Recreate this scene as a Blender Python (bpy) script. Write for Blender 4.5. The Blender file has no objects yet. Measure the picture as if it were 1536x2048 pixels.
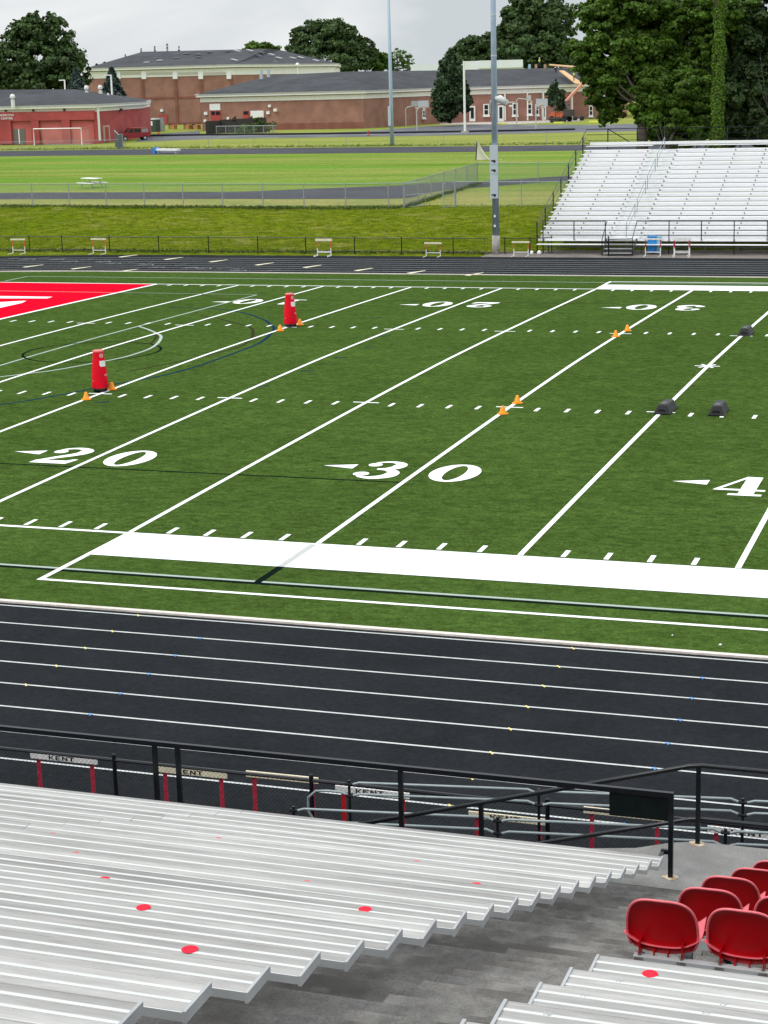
import bpy, bmesh, math, random
import numpy as np
from mathutils import Vector, Matrix
random.seed(7)
rng = np.random.default_rng(7)
S = bpy.context.scene
C = S.collection
# ------------------------------------------------------------------ camera
CAM = (41.6557, -36.3156, 9.8503)
YAW, PITCH, ROLL, FPX = -.3354, -.2312, -.0266, 3664.85     # FPX: focal length in pixels of a 1536 wide frame
def cam_axes():
    cy, sy, cp, sp = math.cos(YAW), math.sin(YAW), math.cos(PITCH), math.sin(PITCH)
    f = np.array([sy*cp, cy*cp, sp]); r = np.array([cy, -sy, 0.]); u = np.cross(r, f)
    cr, sr = math.cos(ROLL), math.sin(ROLL)
    return cr*r+sr*u, -sr*r+cr*u, f
AX = cam_axes()
cam = bpy.data.objects.new('camera', bpy.data.cameras.new('camera'))
C.objects.link(cam); S.camera = cam
cam.data.sensor_fit = 'HORIZONTAL'; cam.data.sensor_width = 36
cam.data.lens = FPX/1536*36; cam.data.clip_start = .3; cam.data.clip_end = 6000
cam.matrix_world = Matrix(((AX[0][0], AX[1][0], -AX[2][0], CAM[0]), (AX[0][1], AX[1][1], -AX[2][1], CAM[1]),
                           (AX[0][2], AX[1][2], -AX[2][2], CAM[2]), (0, 0, 0, 1)))
# ------------------------------------------------------------------ sky and sun (overcast)
SUN_EL, SUN_AZ = math.radians(56), math.radians(232)     # high, from the left, behind the cloud
W = bpy.data.worlds.new('World'); S.world = W; W.use_nodes = True
nt = W.node_tree; nt.nodes.clear()
def N(t, k, **kw):
    n = t.nodes.new(k)
    for a, b in kw.items(): setattr(n, a, b)
    return n
out = N(nt, 'ShaderNodeOutputWorld'); bg = N(nt, 'ShaderNodeBackground'); bg2 = N(nt, 'ShaderNodeBackground'); add = N(nt, 'ShaderNodeMixShader'); add.inputs[0].default_value = .86
sky = N(nt, 'ShaderNodeTexSky', sky_type='NISHITA', sun_disc=False, sun_elevation=SUN_EL, sun_rotation=SUN_AZ)
nt.links.new(sky.outputs[0], bg.inputs[0]); bg.inputs[1].default_value = .05
tc = N(nt, 'ShaderNodeTexCoord'); sep = N(nt, 'ShaderNodeSeparateXYZ'); mp = N(nt, 'ShaderNodeMapping'); mp.inputs['Scale'].default_value = (1, 1, 3.2)
nt.links.new(tc.outputs['Generated'], sep.inputs[0]); nt.links.new(tc.outputs['Generated'], mp.inputs[0])
nz = N(nt, 'ShaderNodeTexNoise'); nz.inputs['Scale'].default_value = 4.5; nz.inputs['Detail'].default_value = 5; nz.inputs['Distortion'].default_value = .4
nt.links.new(mp.outputs[0], nz.inputs['Vector'])
cr = N(nt, 'ShaderNodeValToRGB'); cr.color_ramp.elements[0].position = .40; cr.color_ramp.elements[1].position = .60
cr.color_ramp.elements[0].color = (.61, .66, .70, 1); cr.color_ramp.elements[1].color = (.88, .90, .915, 1)
nt.links.new(nz.outputs[0], cr.inputs[0])
zr = N(nt, 'ShaderNodeMapRange'); zr.inputs[1].default_value = .08; zr.inputs[2].default_value = .7; zr.inputs[3].default_value = 1.0; zr.inputs[4].default_value = 2.1
nt.links.new(sep.outputs[2], zr.inputs[0]); nt.links.new(cr.outputs[0], bg2.inputs[0]); nt.links.new(zr.outputs[0], bg2.inputs[1])
nt.links.new(bg.outputs[0], add.inputs[1]); nt.links.new(bg2.outputs[0], add.inputs[2]); nt.links.new(add.outputs[0], out.inputs[0])
sl = bpy.data.lights.new('sun', 'SUN'); sl.energy = 1.5; sl.angle = math.radians(22); sl.color = (1, .965, .91)
so = bpy.data.objects.new('sun', sl); C.objects.link(so)
so.rotation_euler = Vector((-math.sin(SUN_AZ)*math.cos(SUN_EL), -math.cos(SUN_AZ)*math.cos(SUN_EL), -math.sin(SUN_EL))).to_track_quat('-Z', 'Y').to_euler()
S.view_settings.view_transform = 'Standard'; S.view_settings.look = 'None'; S.view_settings.exposure = 0.12; S.view_settings.gamma = 1
S.render.engine = 'CYCLES'; S.cycles.max_bounces = 6; S.cycles.transparent_max_bounces = 16
# ------------------------------------------------------------------ helpers: position
def axdir(u, v): return AX[0]*((u-768)/FPX)+AX[1]*(-(v-1024)/FPX)+AX[2]
CV = np.array(CAM)
def P(u, v, D): return CV+axdir(u, v)*D                       # the point seen at photo pixel (u,v), D metres along the view axis
def G(u, v, z=1.5):
    d = axdir(u, v); t = (z-CV[2])/d[2]; return CV+d*t        # ... on the level z
def DEP(p): return float((np.array(p)-CV)@AX[2])
def HOR(u): return 183-42*u/1536.
def ZV(u, v, D): return float(P(u, v, D)[2])
ZU = 1.5                                                      # level of the upper field
def crown(y):
    t = abs((y-24.384)/24.384); return .25*(1-t**1.5) if t < 1 else 0.
# ------------------------------------------------------------------ helpers: materials
def lin(h):
    r = [int(h[i:i+2], 16)/255 for i in (0, 2, 4)]
    return tuple(c/12.92 if c <= .04045 else ((c+.055)/1.055)**2.4 for c in r)
MATS = {}
def mat(name, col, rough=.7, noise=(), bump=0, bscale=40, metal=0, spec=.5, stretch=(1, 1, 1), trans=0, tint=False, emit=0, objrand=0):
    if name in MATS: return MATS[name]
    m = bpy.data.materials.new(name); m.use_nodes = True; t = m.node_tree; b = t.nodes['Principled BSDF']
    if isinstance(col, str): col = lin(col)
    b.inputs['Roughness'].default_value = rough; b.inputs['Metallic'].default_value = metal; b.inputs['Specular IOR Level'].default_value = spec
    cur = None
    rgb = N(t, 'ShaderNodeRGB'); rgb.outputs[0].default_value = (*col, 1); cur = rgb.outputs[0]
    tcn = N(t, 'ShaderNodeTexCoord'); mpn = N(t, 'ShaderNodeMapping'); mpn.inputs['Scale'].default_value = stretch
    t.links.new(tcn.outputs['Object'], mpn.inputs[0])
    for item in noise:                                        # (scale, amount[, colour])
        n = N(t, 'ShaderNodeTexNoise'); n.inputs['Scale'].default_value = item[0]; n.inputs['Detail'].default_value = 4
        t.links.new(mpn.outputs[0], n.inputs['Vector'])
        if len(item) == 2:
            r = N(t, 'ShaderNodeMapRange'); r.inputs[1].default_value = .28; r.inputs[2].default_value = .72
            r.inputs[3].default_value = 1-item[1]; r.inputs[4].default_value = 1+item[1]
            t.links.new(n.outputs[0], r.inputs[0])
            mx = N(t, 'ShaderNodeMix', data_type='RGBA', blend_type='MULTIPLY'); mx.inputs[0].default_value = 1
            t.links.new(cur, mx.inputs[6]); t.links.new(r.outputs[0], mx.inputs[7]); cur = mx.outputs[2]
        else:
            c2 = item[2]; c2 = lin(c2) if isinstance(c2, str) else c2
            r = N(t, 'ShaderNodeMapRange'); r.inputs[1].default_value = item[3] if len(item) > 3 else .48; r.inputs[2].default_value = item[4] if len(item) > 4 else .62
            r.inputs[3].default_value = 0; r.inputs[4].default_value = item[1]
            t.links.new(n.outputs[0], r.inputs[0])
            mx = N(t, 'ShaderNodeMix', data_type='RGBA'); mx.inputs[7].default_value = (*c2, 1)
            t.links.new(r.outputs[0], mx.inputs[0]); t.links.new(cur, mx.inputs[6]); cur = mx.outputs[2]
    if objrand:
        oi = N(t, 'ShaderNodeObjectInfo'); r = N(t, 'ShaderNodeMapRange'); r.inputs[3].default_value = 1-objrand; r.inputs[4].default_value = 1+objrand; t.links.new(oi.outputs['Random'], r.inputs[0])
        mx = N(t, 'ShaderNodeMix', data_type='RGBA', blend_type='MULTIPLY'); mx.inputs[0].default_value = 1; t.links.new(cur, mx.inputs[6]); t.links.new(r.outputs[0], mx.inputs[7]); cur = mx.outputs[2]
    if tint:
        a = N(t, 'ShaderNodeAttribute', attribute_name='tint'); mx = N(t, 'ShaderNodeMix', data_type='RGBA', blend_type='MULTIPLY'); mx.inputs[0].default_value = 1
        t.links.new(cur, mx.inputs[6]); t.links.new(a.outputs['Color'], mx.inputs[7]); cur = mx.outputs[2]
    t.links.new(cur, b.inputs['Base Color'])
    if bump:
        n = N(t, 'ShaderNodeTexNoise'); n.inputs['Scale'].default_value = bscale; n.inputs['Detail'].default_value = 3; t.links.new(mpn.outputs[0], n.inputs['Vector'])
        bp = N(t, 'ShaderNodeBump'); bp.inputs['Strength'].default_value = bump; bp.inputs['Distance'].default_value = .02
        t.links.new(n.outputs[0], bp.inputs['Height']); t.links.new(bp.outputs[0], b.inputs['Normal'])
    if emit: b.inputs['Emission Color'].default_value = (*col, 1); b.inputs['Emission Strength'].default_value = emit
    if trans:
        tr = N(t, 'ShaderNodeBsdfTranslucent'); ms = N(t, 'ShaderNodeMixShader'); ms.inputs[0].default_value = trans
        t.links.new(cur, tr.inputs[0]); o = t.nodes['Material Output']
        t.links.new(b.outputs[0], ms.inputs[1]); t.links.new(tr.outputs[0], ms.inputs[2]); t.links.new(ms.outputs[0], o.inputs[0])
    MATS[name] = m; return m
def brick_mat(name, c1, c2, mortar, scale=1.0):
    m = bpy.data.materials.new(name); m.use_nodes = True; t = m.node_tree; b = t.nodes['Principled BSDF']; b.inputs['Roughness'].default_value = .9
    tcn = N(t, 'ShaderNodeTexCoord'); sp = N(t, 'ShaderNodeSeparateXYZ'); t.links.new(tcn.outputs['Object'], sp.inputs[0])
    ad = N(t, 'ShaderNodeMath', operation='ADD'); t.links.new(sp.outputs[0], ad.inputs[0]); t.links.new(sp.outputs[1], ad.inputs[1])
    cb = N(t, 'ShaderNodeCombineXYZ'); t.links.new(ad.outputs[0], cb.inputs[0]); t.links.new(sp.outputs[2], cb.inputs[1])
    bt = N(t, 'ShaderNodeTexBrick'); bt.inputs['Scale'].default_value = scale; bt.inputs['Color1'].default_value = (*lin(c1), 1); bt.inputs['Color2'].default_value = (*lin(c2), 1)
    bt.inputs['Mortar'].default_value = (*lin(mortar), 1); bt.inputs['Mortar Size'].default_value = .012; bt.inputs['Brick Width'].default_value = .22; bt.inputs['Row Height'].default_value = .075
    t.links.new(cb.outputs[0], bt.inputs['Vector'])
    n = N(t, 'ShaderNodeTexNoise'); n.inputs['Scale'].default_value = .5; n.inputs['Detail'].default_value = 6; t.links.new(tcn.outputs['Object'], n.inputs['Vector'])
    r = N(t, 'ShaderNodeMapRange'); r.inputs[1].default_value = .3; r.inputs[2].default_value = .7; r.inputs[3].default_value = .8; r.inputs[4].default_value = 1.18; t.links.new(n.outputs[0], r.inputs[0])
    mx = N(t, 'ShaderNodeMix', data_type='RGBA', blend_type='MULTIPLY'); mx.inputs[0].default_value = 1
    t.links.new(bt.outputs[0], mx.inputs[6]); t.links.new(r.outputs[0], mx.inputs[7]); t.links.new(mx.outputs[2], b.inputs['Base Color'])
    MATS[name] = m; return m
# ------------------------------------------------------------------ helpers: meshes
class MB:
    def __init__(s): s.v = []; s.f = []; s.m = []; s.mi = 0
    def add(s, vs, fs):
        o = len(s.v); s.v += [tuple(map(float, p)) for p in vs]
        for f in fs: s.f.append(tuple(i+o for i in f)); s.m.append(s.mi)
        return s
    def box(s, x0, x1, y0, y1, z0, z1):
        return s.add([(x0,y0,z0),(x1,y0,z0),(x1,y1,z0),(x0,y1,z0),(x0,y0,z1),(x1,y0,z1),(x1,y1,z1),(x0,y1,z1)],
                     [(0,3,2,1),(4,5,6,7),(0,1,5,4),(1,2,6,5),(2,3,7,6),(3,0,4,7)])
    def cbox(s, c, sx, sy, sz, rz=0):
        o = len(s.v); s.box(-sx/2, sx/2, -sy/2, sy/2, -sz/2, sz/2); ca, sa = math.cos(rz), math.sin(rz)
        for i in range(o, len(s.v)):
            x, y, z = s.v[i]; s.v[i] = (c[0]+ca*x-sa*y, c[1]+sa*x+ca*y, c[2]+z)
        return s
    def tube(s, pts, r, n=8, cap=True):
        pts = [Vector(p) for p in pts]; rs = r if isinstance(r, (list, tuple)) else [r]*len(pts); rings = []
        up = None
        for i, p in enumerate(pts):
            d = (pts[min(i+1, len(pts)-1)]-pts[max(i-1, 0)]).normalized()
            if up is None: up = Vector((0, 0, 1)) if abs(d.z) < .9 else Vector((1, 0, 0))
            a = d.cross(up).normalized(); b = a.cross(d).normalized(); up = b
            rings.append([p+(a*math.cos(2*math.pi*k/n)+b*math.sin(2*math.pi*k/n))*rs[i] for k in range(n)])
        vs = [q for g in rings for q in g]; fs = []
        for i in range(len(pts)-1):
            for k in range(n):
                k2 = (k+1) % n; fs.append((i*n+k, i*n+k2, (i+1)*n+k2, (i+1)*n+k))
        if cap: fs += [tuple(range(n))[::-1], tuple(range((len(pts)-1)*n, len(pts)*n))]
        return s.add(vs, fs)
    def bar(s, p0, p1, w, h):                                 # rectangular bar, h along the most vertical side axis
        p0, p1 = Vector(p0), Vector(p1); d = (p1-p0).normalized(); up = Vector((0, 0, 1)) if abs(d.z) < .95 else Vector((0, 1, 0))
        a = d.cross(up).normalized()*w/2; b = a.normalized().cross(d).normalized()*h/2
        vs = [p+q for p in (p0, p1) for q in (-a-b, a-b, a+b, -a+b)]
        return s.add(vs, [(0,3,2,1),(4,5,6,7),(0,1,5,4),(1,2,6,5),(2,3,7,6),(3,0,4,7)])
    def prism(s, poly, z0, z1):
        n = len(poly); vs = [(x, y, z0) for x, y in poly]+[(x, y, z1) for x, y in poly]
        return s.add(vs, [tuple(range(n))[::-1], tuple(range(n, 2*n))]+[(i, (i+1) % n, n+(i+1) % n, n+i) for i in range(n)])
    def lathe(s, prof, c, n=20, rot=None):
        vs = []; fs = []
        for r, z in prof:
            for k in range(n):
                a = 2*math.pi*k/n; vs.append((c[0]+r*math.cos(a), c[1]+r*math.sin(a), c[2]+z))
        for i in range(len(prof)-1):
            for k in range(n):
                k2 = (k+1) % n; fs.append((i*n+k, i*n+k2, (i+1)*n+k2, (i+1)*n+k))
        fs += [tuple(range(n))[::-1], tuple(range((len(prof)-1)*n, len(prof)*n))]
        return s.add(vs, fs)
    def build(s, name, m, parent=None, loc=None, smooth=False):
        me = bpy.data.meshes.new(name); me.from_pydata(s.v, [], s.f)
        ms = m if isinstance(m, (list, tuple)) else [m]
        for q in ms: me.materials.append(q)
        if len(ms) > 1: me.polygons.foreach_set('material_index', s.m)
        if smooth: me.polygons.foreach_set('use_smooth', [True]*len(s.f))
        me.update(); o = bpy.data.objects.new(name, me); C.objects.link(o)
        if loc is not None: o.location = tuple(map(float, loc))
        if parent is not None: o.parent = parent
        return o
def tag(o, label=None, cat=None, group=None, kind=None):
    if label: o['label'] = label
    if cat: o['category'] = cat
    if group: o['group'] = group
    if kind: o['kind'] = kind
    return o
def thing(name, label, cat, loc=(0, 0, 0), rz=0, group=None):
    o = bpy.data.objects.new(name, None); C.objects.link(o); o.location = tuple(map(float, loc)); o.rotation_euler = (0, 0, rz); o.empty_display_size = .3
    return tag(o, label, cat, group)
def copy_tree(o, parent=None):
    c = o.copy(); C.objects.link(c); c.parent = parent
    for ch in list(o.children): copy_tree(ch, c)
    return c
def struct(o): o['kind'] = 'structure'; return o
def smooth_path(pts, k=6):
    pts = [np.array(p, float) for p in pts]; out_ = []
    for i in range(len(pts)-1):
        p0, p1, p2, p3 = pts[max(i-1, 0)], pts[i], pts[i+1], pts[min(i+2, len(pts)-1)]
        for j in range(k):
            t = j/k; out_.append(.5*((2*p1)+(-p0+p2)*t+(2*p0-5*p1+4*p2-p3)*t*t+(-p0+3*p1-3*p2+p3)*t**3))
    return out_+[pts[-1]]
# ------------------------------------------------------------------ materials
M_turf = mat('artificial_turf', (.0475, .0845, .0175), .95, [(40, .4), (15, .30), (5, .28), (1.6, .12), (.4, .06), (.12, .10), (22, .55, (.12, .17, .07), .64, .74)], bump=.5, bscale=30, spec=0, stretch=(.7, 1, 1))
M_white = mat('field_paint_white', (.84, .86, .85), .9, [(30, .07), (4, .05)], spec=.2)
M_whiteb = mat('field_paint_white_worn', (.82, .84, .84), .9, [(6, .04), (9, .6, (.55, .62, .55), .62, .8)], spec=.2)
M_grayl = mat('field_paint_grey', (.34, .40, .36), .9, [(20, .1)], spec=.2)
M_dkl = mat('field_paint_dark', (.006, .011, .009), .95, spec=0)
M_blue = mat('field_paint_blue', (.010, .032, .060), .95, spec=0)
M_brown = mat('field_paint_brown', (.034, .036, .020), .95, spec=0)
M_red = mat('end_zone_red', (.66, .004, .020), .9, [(30, .12), (3, .06)], spec=0)
M_track = mat('track_rubber', (.0165, .0185, .021), .95, [(60, .25), (9, .18), (.5, .2), (2, .5, (.025, .027, .029), .58, .75)], bump=.3, bscale=60, spec=.03)
M_asph = mat('asphalt_dark', (.026, .028, .031), .9, [(20, .2), (1, .2)], spec=.2)
M_road = mat('asphalt_road', (.10, .105, .12), .9, [(8, .15), (.1, .2), (.25, .5, (.2, .2, .21), .55, .62)], spec=.2)
M_path = mat('asphalt_path', (.040, .042, .052), .9, [(3, .2), (.25, .25), (.4, .4, (.075, .075, .085), .56, .68)], spec=.2)
M_conc = mat('grandstand_concrete', (.142, .136, .127), .85, [(55, .25), (9, .22), (1.6, .25), (1.1, .7, (.056, .050, .044), .43, .60), (3.7, .6, (.225, .215, .20), .54, .70)], bump=.25, bscale=70, spec=.3)
M_conc2 = mat('platform_concrete', (.205, .20, .19), .88, [(45, .16), (5, .14), (1.2, .4, (.135, .13, .12), .5, .66)], bump=.2, bscale=60, spec=.25)
M_apron = mat('apron_tarmac', (.17, .15, .135), .9, [(6, .2), (.8, .25)], spec=.2)
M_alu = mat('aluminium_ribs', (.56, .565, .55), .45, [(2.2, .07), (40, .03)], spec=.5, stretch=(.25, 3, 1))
M_alug = mat('aluminium_groove_shade', (.335, .328, .315), .65, [(1.3, .20), (6, .12), (.5, .16), (30, .08), (2.3, .5, (.46, .455, .44), .56, .70)], spec=.2, stretch=(.35, 3, 1), objrand=.13)  # flat bands; the grooves' shade is put into this darker base, blotches are stains
M_alud = mat('aluminium_weathered_edge_shade', (.36, .37, .375), .5, [(3, .15)], spec=.4)
M_black = mat('black_paint', (.006, .007, .010), .28, [(12, .2)], spec=.35)
M_blackm = mat('black_vinyl_wire', (.006, .006, .007), .7, spec=.08)
M_galv = mat('galvanised_pipe', (.235, .275, .285), .42, [(8, .12)], metal=.2, spec=.4)
M_galvm = mat('galvanised_wire', (.30, .32, .33), .6, metal=.2)
M_seat = mat('red_seat_plastic', (.40, .0008, .004), .36, [(4, .08)], spec=.25)
M_rim = mat('red_seat_rim_highlight', (.72, .14, .165), .4, [(6, .1)], spec=.5)  # red plastic; light caught by the rolled edge is put into this pinker tone
M_hred = mat('hurdle_red', (.42, .028, .055), .6, [(14, .35)], spec=.3)
M_hred2 = mat('hurdle_bright_red', (.55, .008, .014), .5, spec=.4)
M_hwh = mat('hurdle_board_white', (.72, .72, .70), .6, [(9, .12)], spec=.3)
M_hcr = mat('hurdle_board_cream', (.74, .68, .50), .6, [(7, .14)], spec=.3)
M_horg = mat('hurdle_upright_orange', (.58, .11, .05), .6, spec=.3)
M_blackt = mat('black_lettering', (.012, .012, .013), .8)
M_sticker = mat('red_sticker', (.72, .012, .035), .7, [(25, .08)], spec=.2)
M_dummy = mat('dummy_vinyl_red', (.74, .004, .020), .5, [(9, .08)], spec=.12)
M_cone = mat('cone_orange', (.95, .33, .022), .6, [(10, .08)], spec=.3)
M_bag = mat('bag_black', (.010, .011, .012), .5, [(9, .3)], spec=.3)
M_fleece = mat('white_panel', (.80, .81, .81), .6, [(3, .05)])
M_cream = mat('cream_trim', (.80, .80, .755), .7, [(2, .06)])
M_roof = mat('roof_shingle_grey', (.050, .053, .060), .9, [(3, .25), (.4, .22), (.15, .2)], spec=.2, stretch=(1, 1, 3))
M_roof2 = mat('roof_shingle_new', (.078, .082, .092), .9, [(3, .2), (.3, .18)], spec=.2, stretch=(1, 1, 3))
M_felt = mat('roof_underlay', (.42, .42, .42), .9, [(.6, .1)])
M_ply = mat('plywood_deck', (.56, .36, .18), .8, [(2, .2)])
M_brick = brick_mat('brick_brown', '96624f', '875245', '9f8478')
M_brickd = brick_mat('brick_band', '844a3c', '784237', '8e665a')
M_brickr = brick_mat('brick_painted_red', 'a63f3e', '9b3939', 'a4524e')
M_brickr2 = brick_mat('brick_painted_red_recess', 'b55450', 'ab4b48', 'b86a64')
M_door = mat('door_red', (.40, .055, .05), .6)
M_doorg = mat('door_grey', (.135, .12, .105), .6)
M_glass = mat('window_glass', (.018, .022, .026), .12, spec=.6)
M_wframe = mat('window_frame_white', (.80, .80, .77), .5)
M_steel = mat('pole_steel', (.29, .37, .45), .45, [(2, .1)], metal=.2)
M_stbox = mat('pole_box_grey', (.46, .52, .56), .5)
M_vent = mat('vent_metal', (.70, .71, .69), .5)
M_van = mat('van_red', (.28, .008, .02), .3, spec=.6)
M_tyre = mat('tyre_rubber', (.012, .012, .012), .85)
M_org = mat('machine_orange', (.50, .11, .04), .5)
M_bin = mat('bin_blue', (.012, .20, .52), .5)
M_wood = mat('dark_fence_wood', (.035, .03, .027), .9, [(5, .3)])
M_bark = mat('tree_bark', (.045, .036, .028), .95, [(6, .35)], bump=.6, bscale=12)
M_net = mat('net_cord', (.66, .63, .52), .8)
M_skin = mat('skin', (.5, .3, .22), .6)
M_hiviz = mat('hi_viz_yellow', (.62, .72, .03), .7)
M_dkcl = mat('dark_clothing', (.03, .03, .05), .8)
M_yel = mat('track_mark_yellow', (.75, .62, .18), .8)
M_bl = mat('track_mark_blue', (.10, .28, .62), .8)
M_crm = mat('track_mark_cream', (.72, .68, .48), .8)
M_bluepad = mat('pad_blue', (.01, .22, .75), .6)
def leafmat(name, col, tr=.22): return mat(name, col, .55, [(.35, .22)], spec=.25, trans=tr, tint=True)
L_dark = leafmat('leaf_dark', (.054, .095, .026))
L_mid = leafmat('leaf_mid', (.068, .132, .011), .28)
L_deep = leafmat('leaf_deep_shade', (.028, .055, .013), .15)  # deep shade of the right-hand crowns put into the leaf colour
L_lite = leafmat('leaf_light', (.080, .150, .026), .3)
L_ivy = leafmat('leaf_ivy', (.082, .160, .010), .25)
L_blue = leafmat('needle_blue', (.080, .115, .100), .1)
L_pear = leafmat('leaf_pear', (.036, .068, .024))
# ------------------------------------------------------------------ the setting: terrain
def smst(a, b, x): t = min(1, max(0, (x-a)/(b-a))); return t*t*(3-2*t)
def bank_top(x): return 84.0 if x < -5 else 84-3*smst(-5, 8, x)
def terrain_z(x, y):
    z = -.06+(ZU+.06)*smst(66.3, bank_top(x), y)
    if y < 60: z = -.09
    return z
def ground_mat():
    m = bpy.data.materials.new('grass_ground'); m.use_nodes = True; t = m.node_tree; b = t.nodes['Principled BSDF']; b.inputs['Roughness'].default_value = .95; b.inputs['Specular IOR Level'].default_value = 0
    tcn = N(t, 'ShaderNodeTexCoord'); sp = N(t, 'ShaderNodeSeparateXYZ'); t.links.new(tcn.outputs['Object'], sp.inputs[0])
    def noise(sc, st=(1, 1, 1), det=5):
        mpn = N(t, 'ShaderNodeMapping'); mpn.inputs['Scale'].default_value = st; t.links.new(tcn.outputs['Object'], mpn.inputs[0])
        n = N(t, 'ShaderNodeTexNoise'); n.inputs['Scale'].default_value = sc; n.inputs['Detail'].default_value = det; t.links.new(mpn.outputs[0], n.inputs['Vector']); return n.outputs[0]
    def ramp(src, a, c, lo=0, hi=1):
        r = N(t, 'ShaderNodeMapRange'); r.inputs[1].default_value = a; r.inputs[2].default_value = c; r.inputs[3].default_value = lo; r.inputs[4].default_value = hi; t.links.new(src, r.inputs[0]); return r.outputs[0]
    def mix(f, a, c, bt='MIX'):
        mx = N(t, 'ShaderNodeMix', data_type='RGBA', blend_type=bt)
        if isinstance(f, float): mx.inputs[0].default_value = f
        else: t.links.new(f, mx.inputs[0])
        for i, q in ((6, a), (7, c)):
            if isinstance(q, tuple): mx.inputs[i].default_value = (*q, 1)
            else: t.links.new(q, mx.inputs[i])
        return mx.outputs[2]
    # rough bank below the fence, paler mown grass above it, patchy field beyond
    bank = mix(ramp(noise(.35, (.5, 1, 1)), .38, .64), (.108, .146, .007), (.160, .178, .018))
    bank = mix(ramp(noise(2.4, (.6, 1, 1)), .34, .66), bank, (.062, .092, .004)); bank = mix(ramp(noise(1.1, (.5, 1, 1)), .56, .72, 0, .7), bank, (.19, .185, .05))
    mown = mix(ramp(noise(.12, (.5, 1.6, 1)), .40, .62), (.158, .226, .044), (.215, .250, .064))
    mown = mix(ramp(noise(.035, (.45, 3.2, 1)), .44, .60), mown, (.120, .232, .034))
    mown = mix(ramp(noise(.9, (.5, 2, 1)), .52, .75, 0, .5), mown, (.13, .21, .025)); mown = mix(ramp(noise(.16, (.22, 2.4, 1), 8), .50, .66, 0, .75), mown, (.105, .165, .022)); mown = mix(ramp(noise(.2, (.3, 2.0, 1), 8), .56, .70, 0, .6), mown, (.25, .27, .075))
    strip = mix(ramp(noise(.5, (.4, 1, 1)), .4, .6), (.195, .225, .062), (.26, .25, .082))
    wob = N(t, 'ShaderNodeMath', operation='MULTIPLY_ADD'); t.links.new(noise(.5), wob.inputs[0]); wob.inputs[1].default_value = 1.4; t.links.new(sp.outputs[1], wob.inputs[2])
    c = mix(ramp(wob.outputs[0], 84.3, 85.2), bank, strip)
    c = mix(ramp(wob.outputs[0], 96, 104), c, mown)
    far = mix(ramp(noise(.08, (.5, 1.5, 1)), .4, .6), (.19, .235, .050), (.25, .265, .068))
    c = mix(ramp(wob.outputs[0], 176, 190), c, far)
    fine = ramp(noise(7, (.8, 1, 1), 8), .30, .70, .66, 1.34)
    c = mix(1.0, c, fine, 'MULTIPLY')
    t.links.new(c, b.inputs['Base Color'])
    n = noise(9); bp = N(t, 'ShaderNodeBump'); bp.inputs['Strength'].default_value = .7; bp.inputs['Distance'].default_value = .06; t.links.new(n, bp.inputs['Height']); t.links.new(bp.outputs[0], b.inputs['Normal'])
    return m
xs = [-2500, -1200, -600, -300]+list(np.arange(-200, 140, 4.))+[140, 180, 300, 700, 2000]
ys = [-600, -200, -60, 0, 59, 61, 64, 66]+list(np.arange(66.3, 90, .8))+list(np.arange(90, 140, 4.))+list(np.arange(140, 420, 12.))+[500, 700, 1200, 2200, 4500]
g = MB(); nx = len(xs)
vs = []
for y in ys:
    for x in xs:
        z = terrain_z(x, y)
        if 67.5 < y < 84: z += .05*math.sin(x*.7+y*.9)+.04*math.sin(x*.31-y*1.7)
        vs.append((x, y, z))
g.add(vs, [(j*nx+i, j*nx+i+1, (j+1)*nx+i+1, (j+1)*nx+i) for j in range(len(ys)-1) for i in range(nx-1)])
struct(g.build('ground', ground_mat(), smooth=True))
# playing field and oval track
CX0, CX1, CYM = -6.4, 97.8, 24.384
def oval(R, n=40):
    a = [(CX1+R*math.cos(t), CYM+R*math.sin(t)) for t in np.linspace(-math.pi/2, math.pi/2, n)]
    b = [(CX0+R*math.cos(t), CYM+R*math.sin(t)) for t in np.linspace(math.pi/2, 3*math.pi/2, n)]
    return a+b
RIN = 30.15
t_ = MB(); rows = []
for y in np.linspace(CYM-RIN, CYM+RIN, 64):
    h = math.sqrt(max(0, RIN**2-(y-CYM)**2)); x0, x1 = CX0-h, CX1+h
    rows.append([(x0+(x1-x0)*k/24, y, crown(y)) for k in range(25)])
t_.add([p for r in rows for p in r], [(j*25+i, j*25+i+1, (j+1)*25+i+1, (j+1)*25+i) for j in range(63) for i in range(24)])
turf = struct(t_.build('turf_field', M_turf, smooth=True))
def ring(name, R0, R1, z, m, parent=None, n=40):
    a, b = oval(R0, n), oval(R1, n); k = len(a); q = MB()
    q.add([(x, y, z) for x, y in a]+[(x, y, z) for x, y in b], [(i, (i+1) % k, k+(i+1) % k, k+i)[::-1] for i in range(k)])
    return q.build(name, m, parent)
track = struct(ring('running_track', RIN-.05, 39.75, -.004, M_track))
for i in range(8):
    R = RIN+.24+i*1.068
    ring('lane_line', R-.025, R+.025, .0015, mat('lane_paint', (.52, .54, .53), .9, [(9, .12), (1.5, .12)], spec=.1), track)
kq = MB(); a, b = oval(RIN-.05), oval(RIN+.07); k = len(a)
kq.add([(x, y, -.02) for x, y in a]+[(x, y, .035) for x, y in a]+[(x, y, .035) for x, y in b]+[(x, y, -.02) for x, y in b],
       [f for i in range(k) for j in [(i+1) % k] for f in [(i, k+i, k+j, j), (k+i, 2*k+i, 2*k+j, k+j), (2*k+i, 3*k+i, 3*k+j, 2*k+j)]])
struct(kq.build('track_kerb', mat('kerb_tan', (.66, .60, .54), .8, [(.35, .15), (8, .12)])))
def fm(u):  return u*.9144
LIFT = .006
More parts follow.
